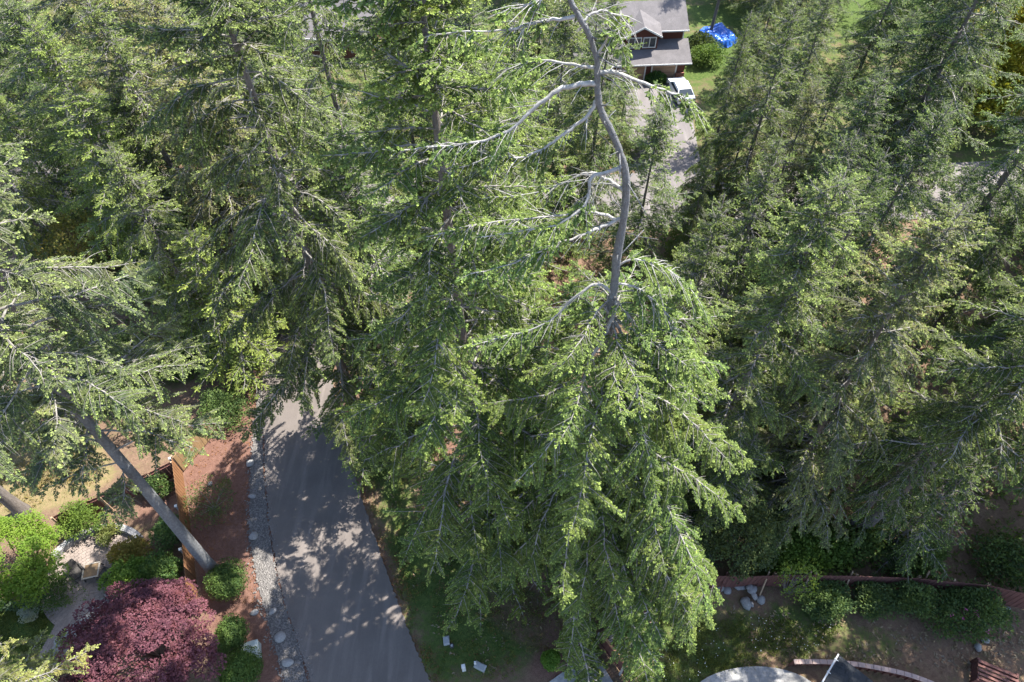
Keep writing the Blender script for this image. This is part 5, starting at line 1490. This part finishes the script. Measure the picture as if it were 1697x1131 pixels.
# ------------------------------------------------------------------ ground cover that nobody could count
def scatter(name, label, cat, polys, n, size, color, mat, seed, per=5, h=1.0, tipw=0.6):
    rng = np.random.default_rng(seed)
    pts = []
    for poly, share in polys:
        poly = gpoly(poly)
        xs = [p[0] for p in poly]; ys = [p[1] for p in poly]
        k = int(n * share)
        P = np.column_stack([rng.uniform(min(xs), max(xs), k * 3), rng.uniform(min(ys), max(ys), k * 3)])
        P = P[in_poly(P, poly)][:k]
        pts.append(P)
    P = np.concatenate(pts)
    nn = np.array([noise.noise(Vector((x * 0.7, y * 0.7, 8))) for x, y in P])
    P = P[nn + rng.normal(0, 0.2, len(P)) > -0.05]
    m0 = len(P)
    P = np.repeat(P, per, 0) + rng.normal(0, size * 0.5, (m0 * per, 2))
    n_ = len(P)
    F = Fol()
    b = np.column_stack([P, np.zeros(n_)])
    d = rng.normal(0, 0.7, (n_, 3)); d[:, 2] = rng.uniform(0.2, 1.0, n_) * h
    s_ = rng.normal(0, 1, (n_, 3))
    l = rng.uniform(0.6, 1.4, n_) * size
    F.b, F.d, F.s, F.l, F.w, F.t = b, d, s_, l, l * 0.4, rng.random(n_) * tipw
    V, T, mi, tip = F.arrays(rng, 0.1)
    o = link(name, tri_mesh(name, V, T, [mat], None, tip))
    o.color = (*color, 1)
    return tag(o, label, cat, kind='stuff')
YARD = [(1010, 1070), (1110, 1000), (1240, 1020), (1420, 1040), (1330, 1095), (1150, 1140), (1060, 1150)]
VERGE = [(585, 740), (660, 740), (800, 860), (950, 1000), (930, 1080), (800, 1140), (715, 1140), (660, 985), (620, 860)]
scatter('grass', 'short rough grass of the yards and verge', 'grass', [(YARD, 0.45), (VERGE, 0.35), ([(-40, 1008), (95, 1012), (50, 1110), (-40, 1110)], 0.2)], 15000, 0.10, (0.085, 0.105, 0.035), 'leaves', 31, 4, 1.0, 0.35)
scatter('undergrowth', 'low leafy undergrowth on the shaded wood floor', 'undergrowth', [([(1180, 950), (1700, 960), (1700, 700), (1450, 640), (1250, 800)], 0.4), ([(700, 780), (1150, 780), (1150, 960), (960, 1020), (820, 950)], 0.1), ([(60, 620), (420, 640), (430, 400), (60, 400)], 0.25), ([(900, 500), (1697, 520), (1697, 380), (900, 400)], 0.25)], 5200, 0.2, (0.06, 0.095, 0.03), 'leaves', 32, 7)
scatter('dry_grass', 'dry straw grass behind the brown fence', 'grass', [([(-60, 840), (30, 850), (180, 800), (140, 720), (-60, 720)], 1.0)], 2500, 0.12, (0.17, 0.135, 0.065), 'leaves', 33, 4, 1.0, 0.3)
rng = np.random.default_rng(77)
mb = MB()
poly = gpoly(YARD)
for i in range(420):
    p = (rng.uniform(min(q[0] for q in poly), max(q[0] for q in poly)), rng.uniform(min(q[1] for q in poly), max(q[1] for q in poly)))
    if in_poly(np.array([p]), poly)[0] and noise.noise(Vector((p[0] * .6, p[1] * .6, 3))) > 0.0:
        s_ = rng.uniform(.018, .032)
        mb.add([(p[0] - s_, p[1], .09), (p[0], p[1] - s_, .09), (p[0] + s_, p[1], .09), (p[0], p[1] + s_, .09), (p[0], p[1], .115)], [(0, 1, 4), (1, 2, 4), (2, 3, 4), (3, 0, 4)])
tag(mb.build('clover_flowers', 'flower_white'), 'white clover flowers dotted over the yard grass', 'flowers', kind='stuff')

EDGE_R = [(555, 640), (575, 640), (612, 790), (650, 900), (700, 1030), (735, 1131), (700, 1131), (655, 1000), (622, 910), (592, 820), (565, 730)]
EDGE_L = [(432, 620), (450, 620), (452, 800), (464, 890), (485, 990), (530, 1131), (510, 1131), (465, 1000), (440, 880), (433, 760)]
FLOOR = [(640, 720), (900, 760), (1000, 980), (900, 1100), (760, 1131), (700, 1030), (650, 900)]
scatter('needle_litter', 'fallen brown needles and twigs along the lane edges and under the firs', 'litter', [(EDGE_R, 0.6), (EDGE_L, 0.2), (FLOOR, 0.25), ([(310, 790), (430, 640), (440, 800), (420, 1000), (340, 1000)], 0.2)], 7000, 0.09, (0.16, 0.085, 0.05), 'litter', 35, 3, 0.12, 0.0)
scatter('twig_litter', 'thin grey twigs strewn over the bare yard soil', 'litter', [([(1180, 1000), (1500, 1040), (1700, 1030), (1700, 1120), (1300, 1090)], 0.6), (FLOOR, 0.4)], 1800, 0.17, (0.19, 0.16, 0.13), 'litter', 36, 2, 0.1, 0.0)
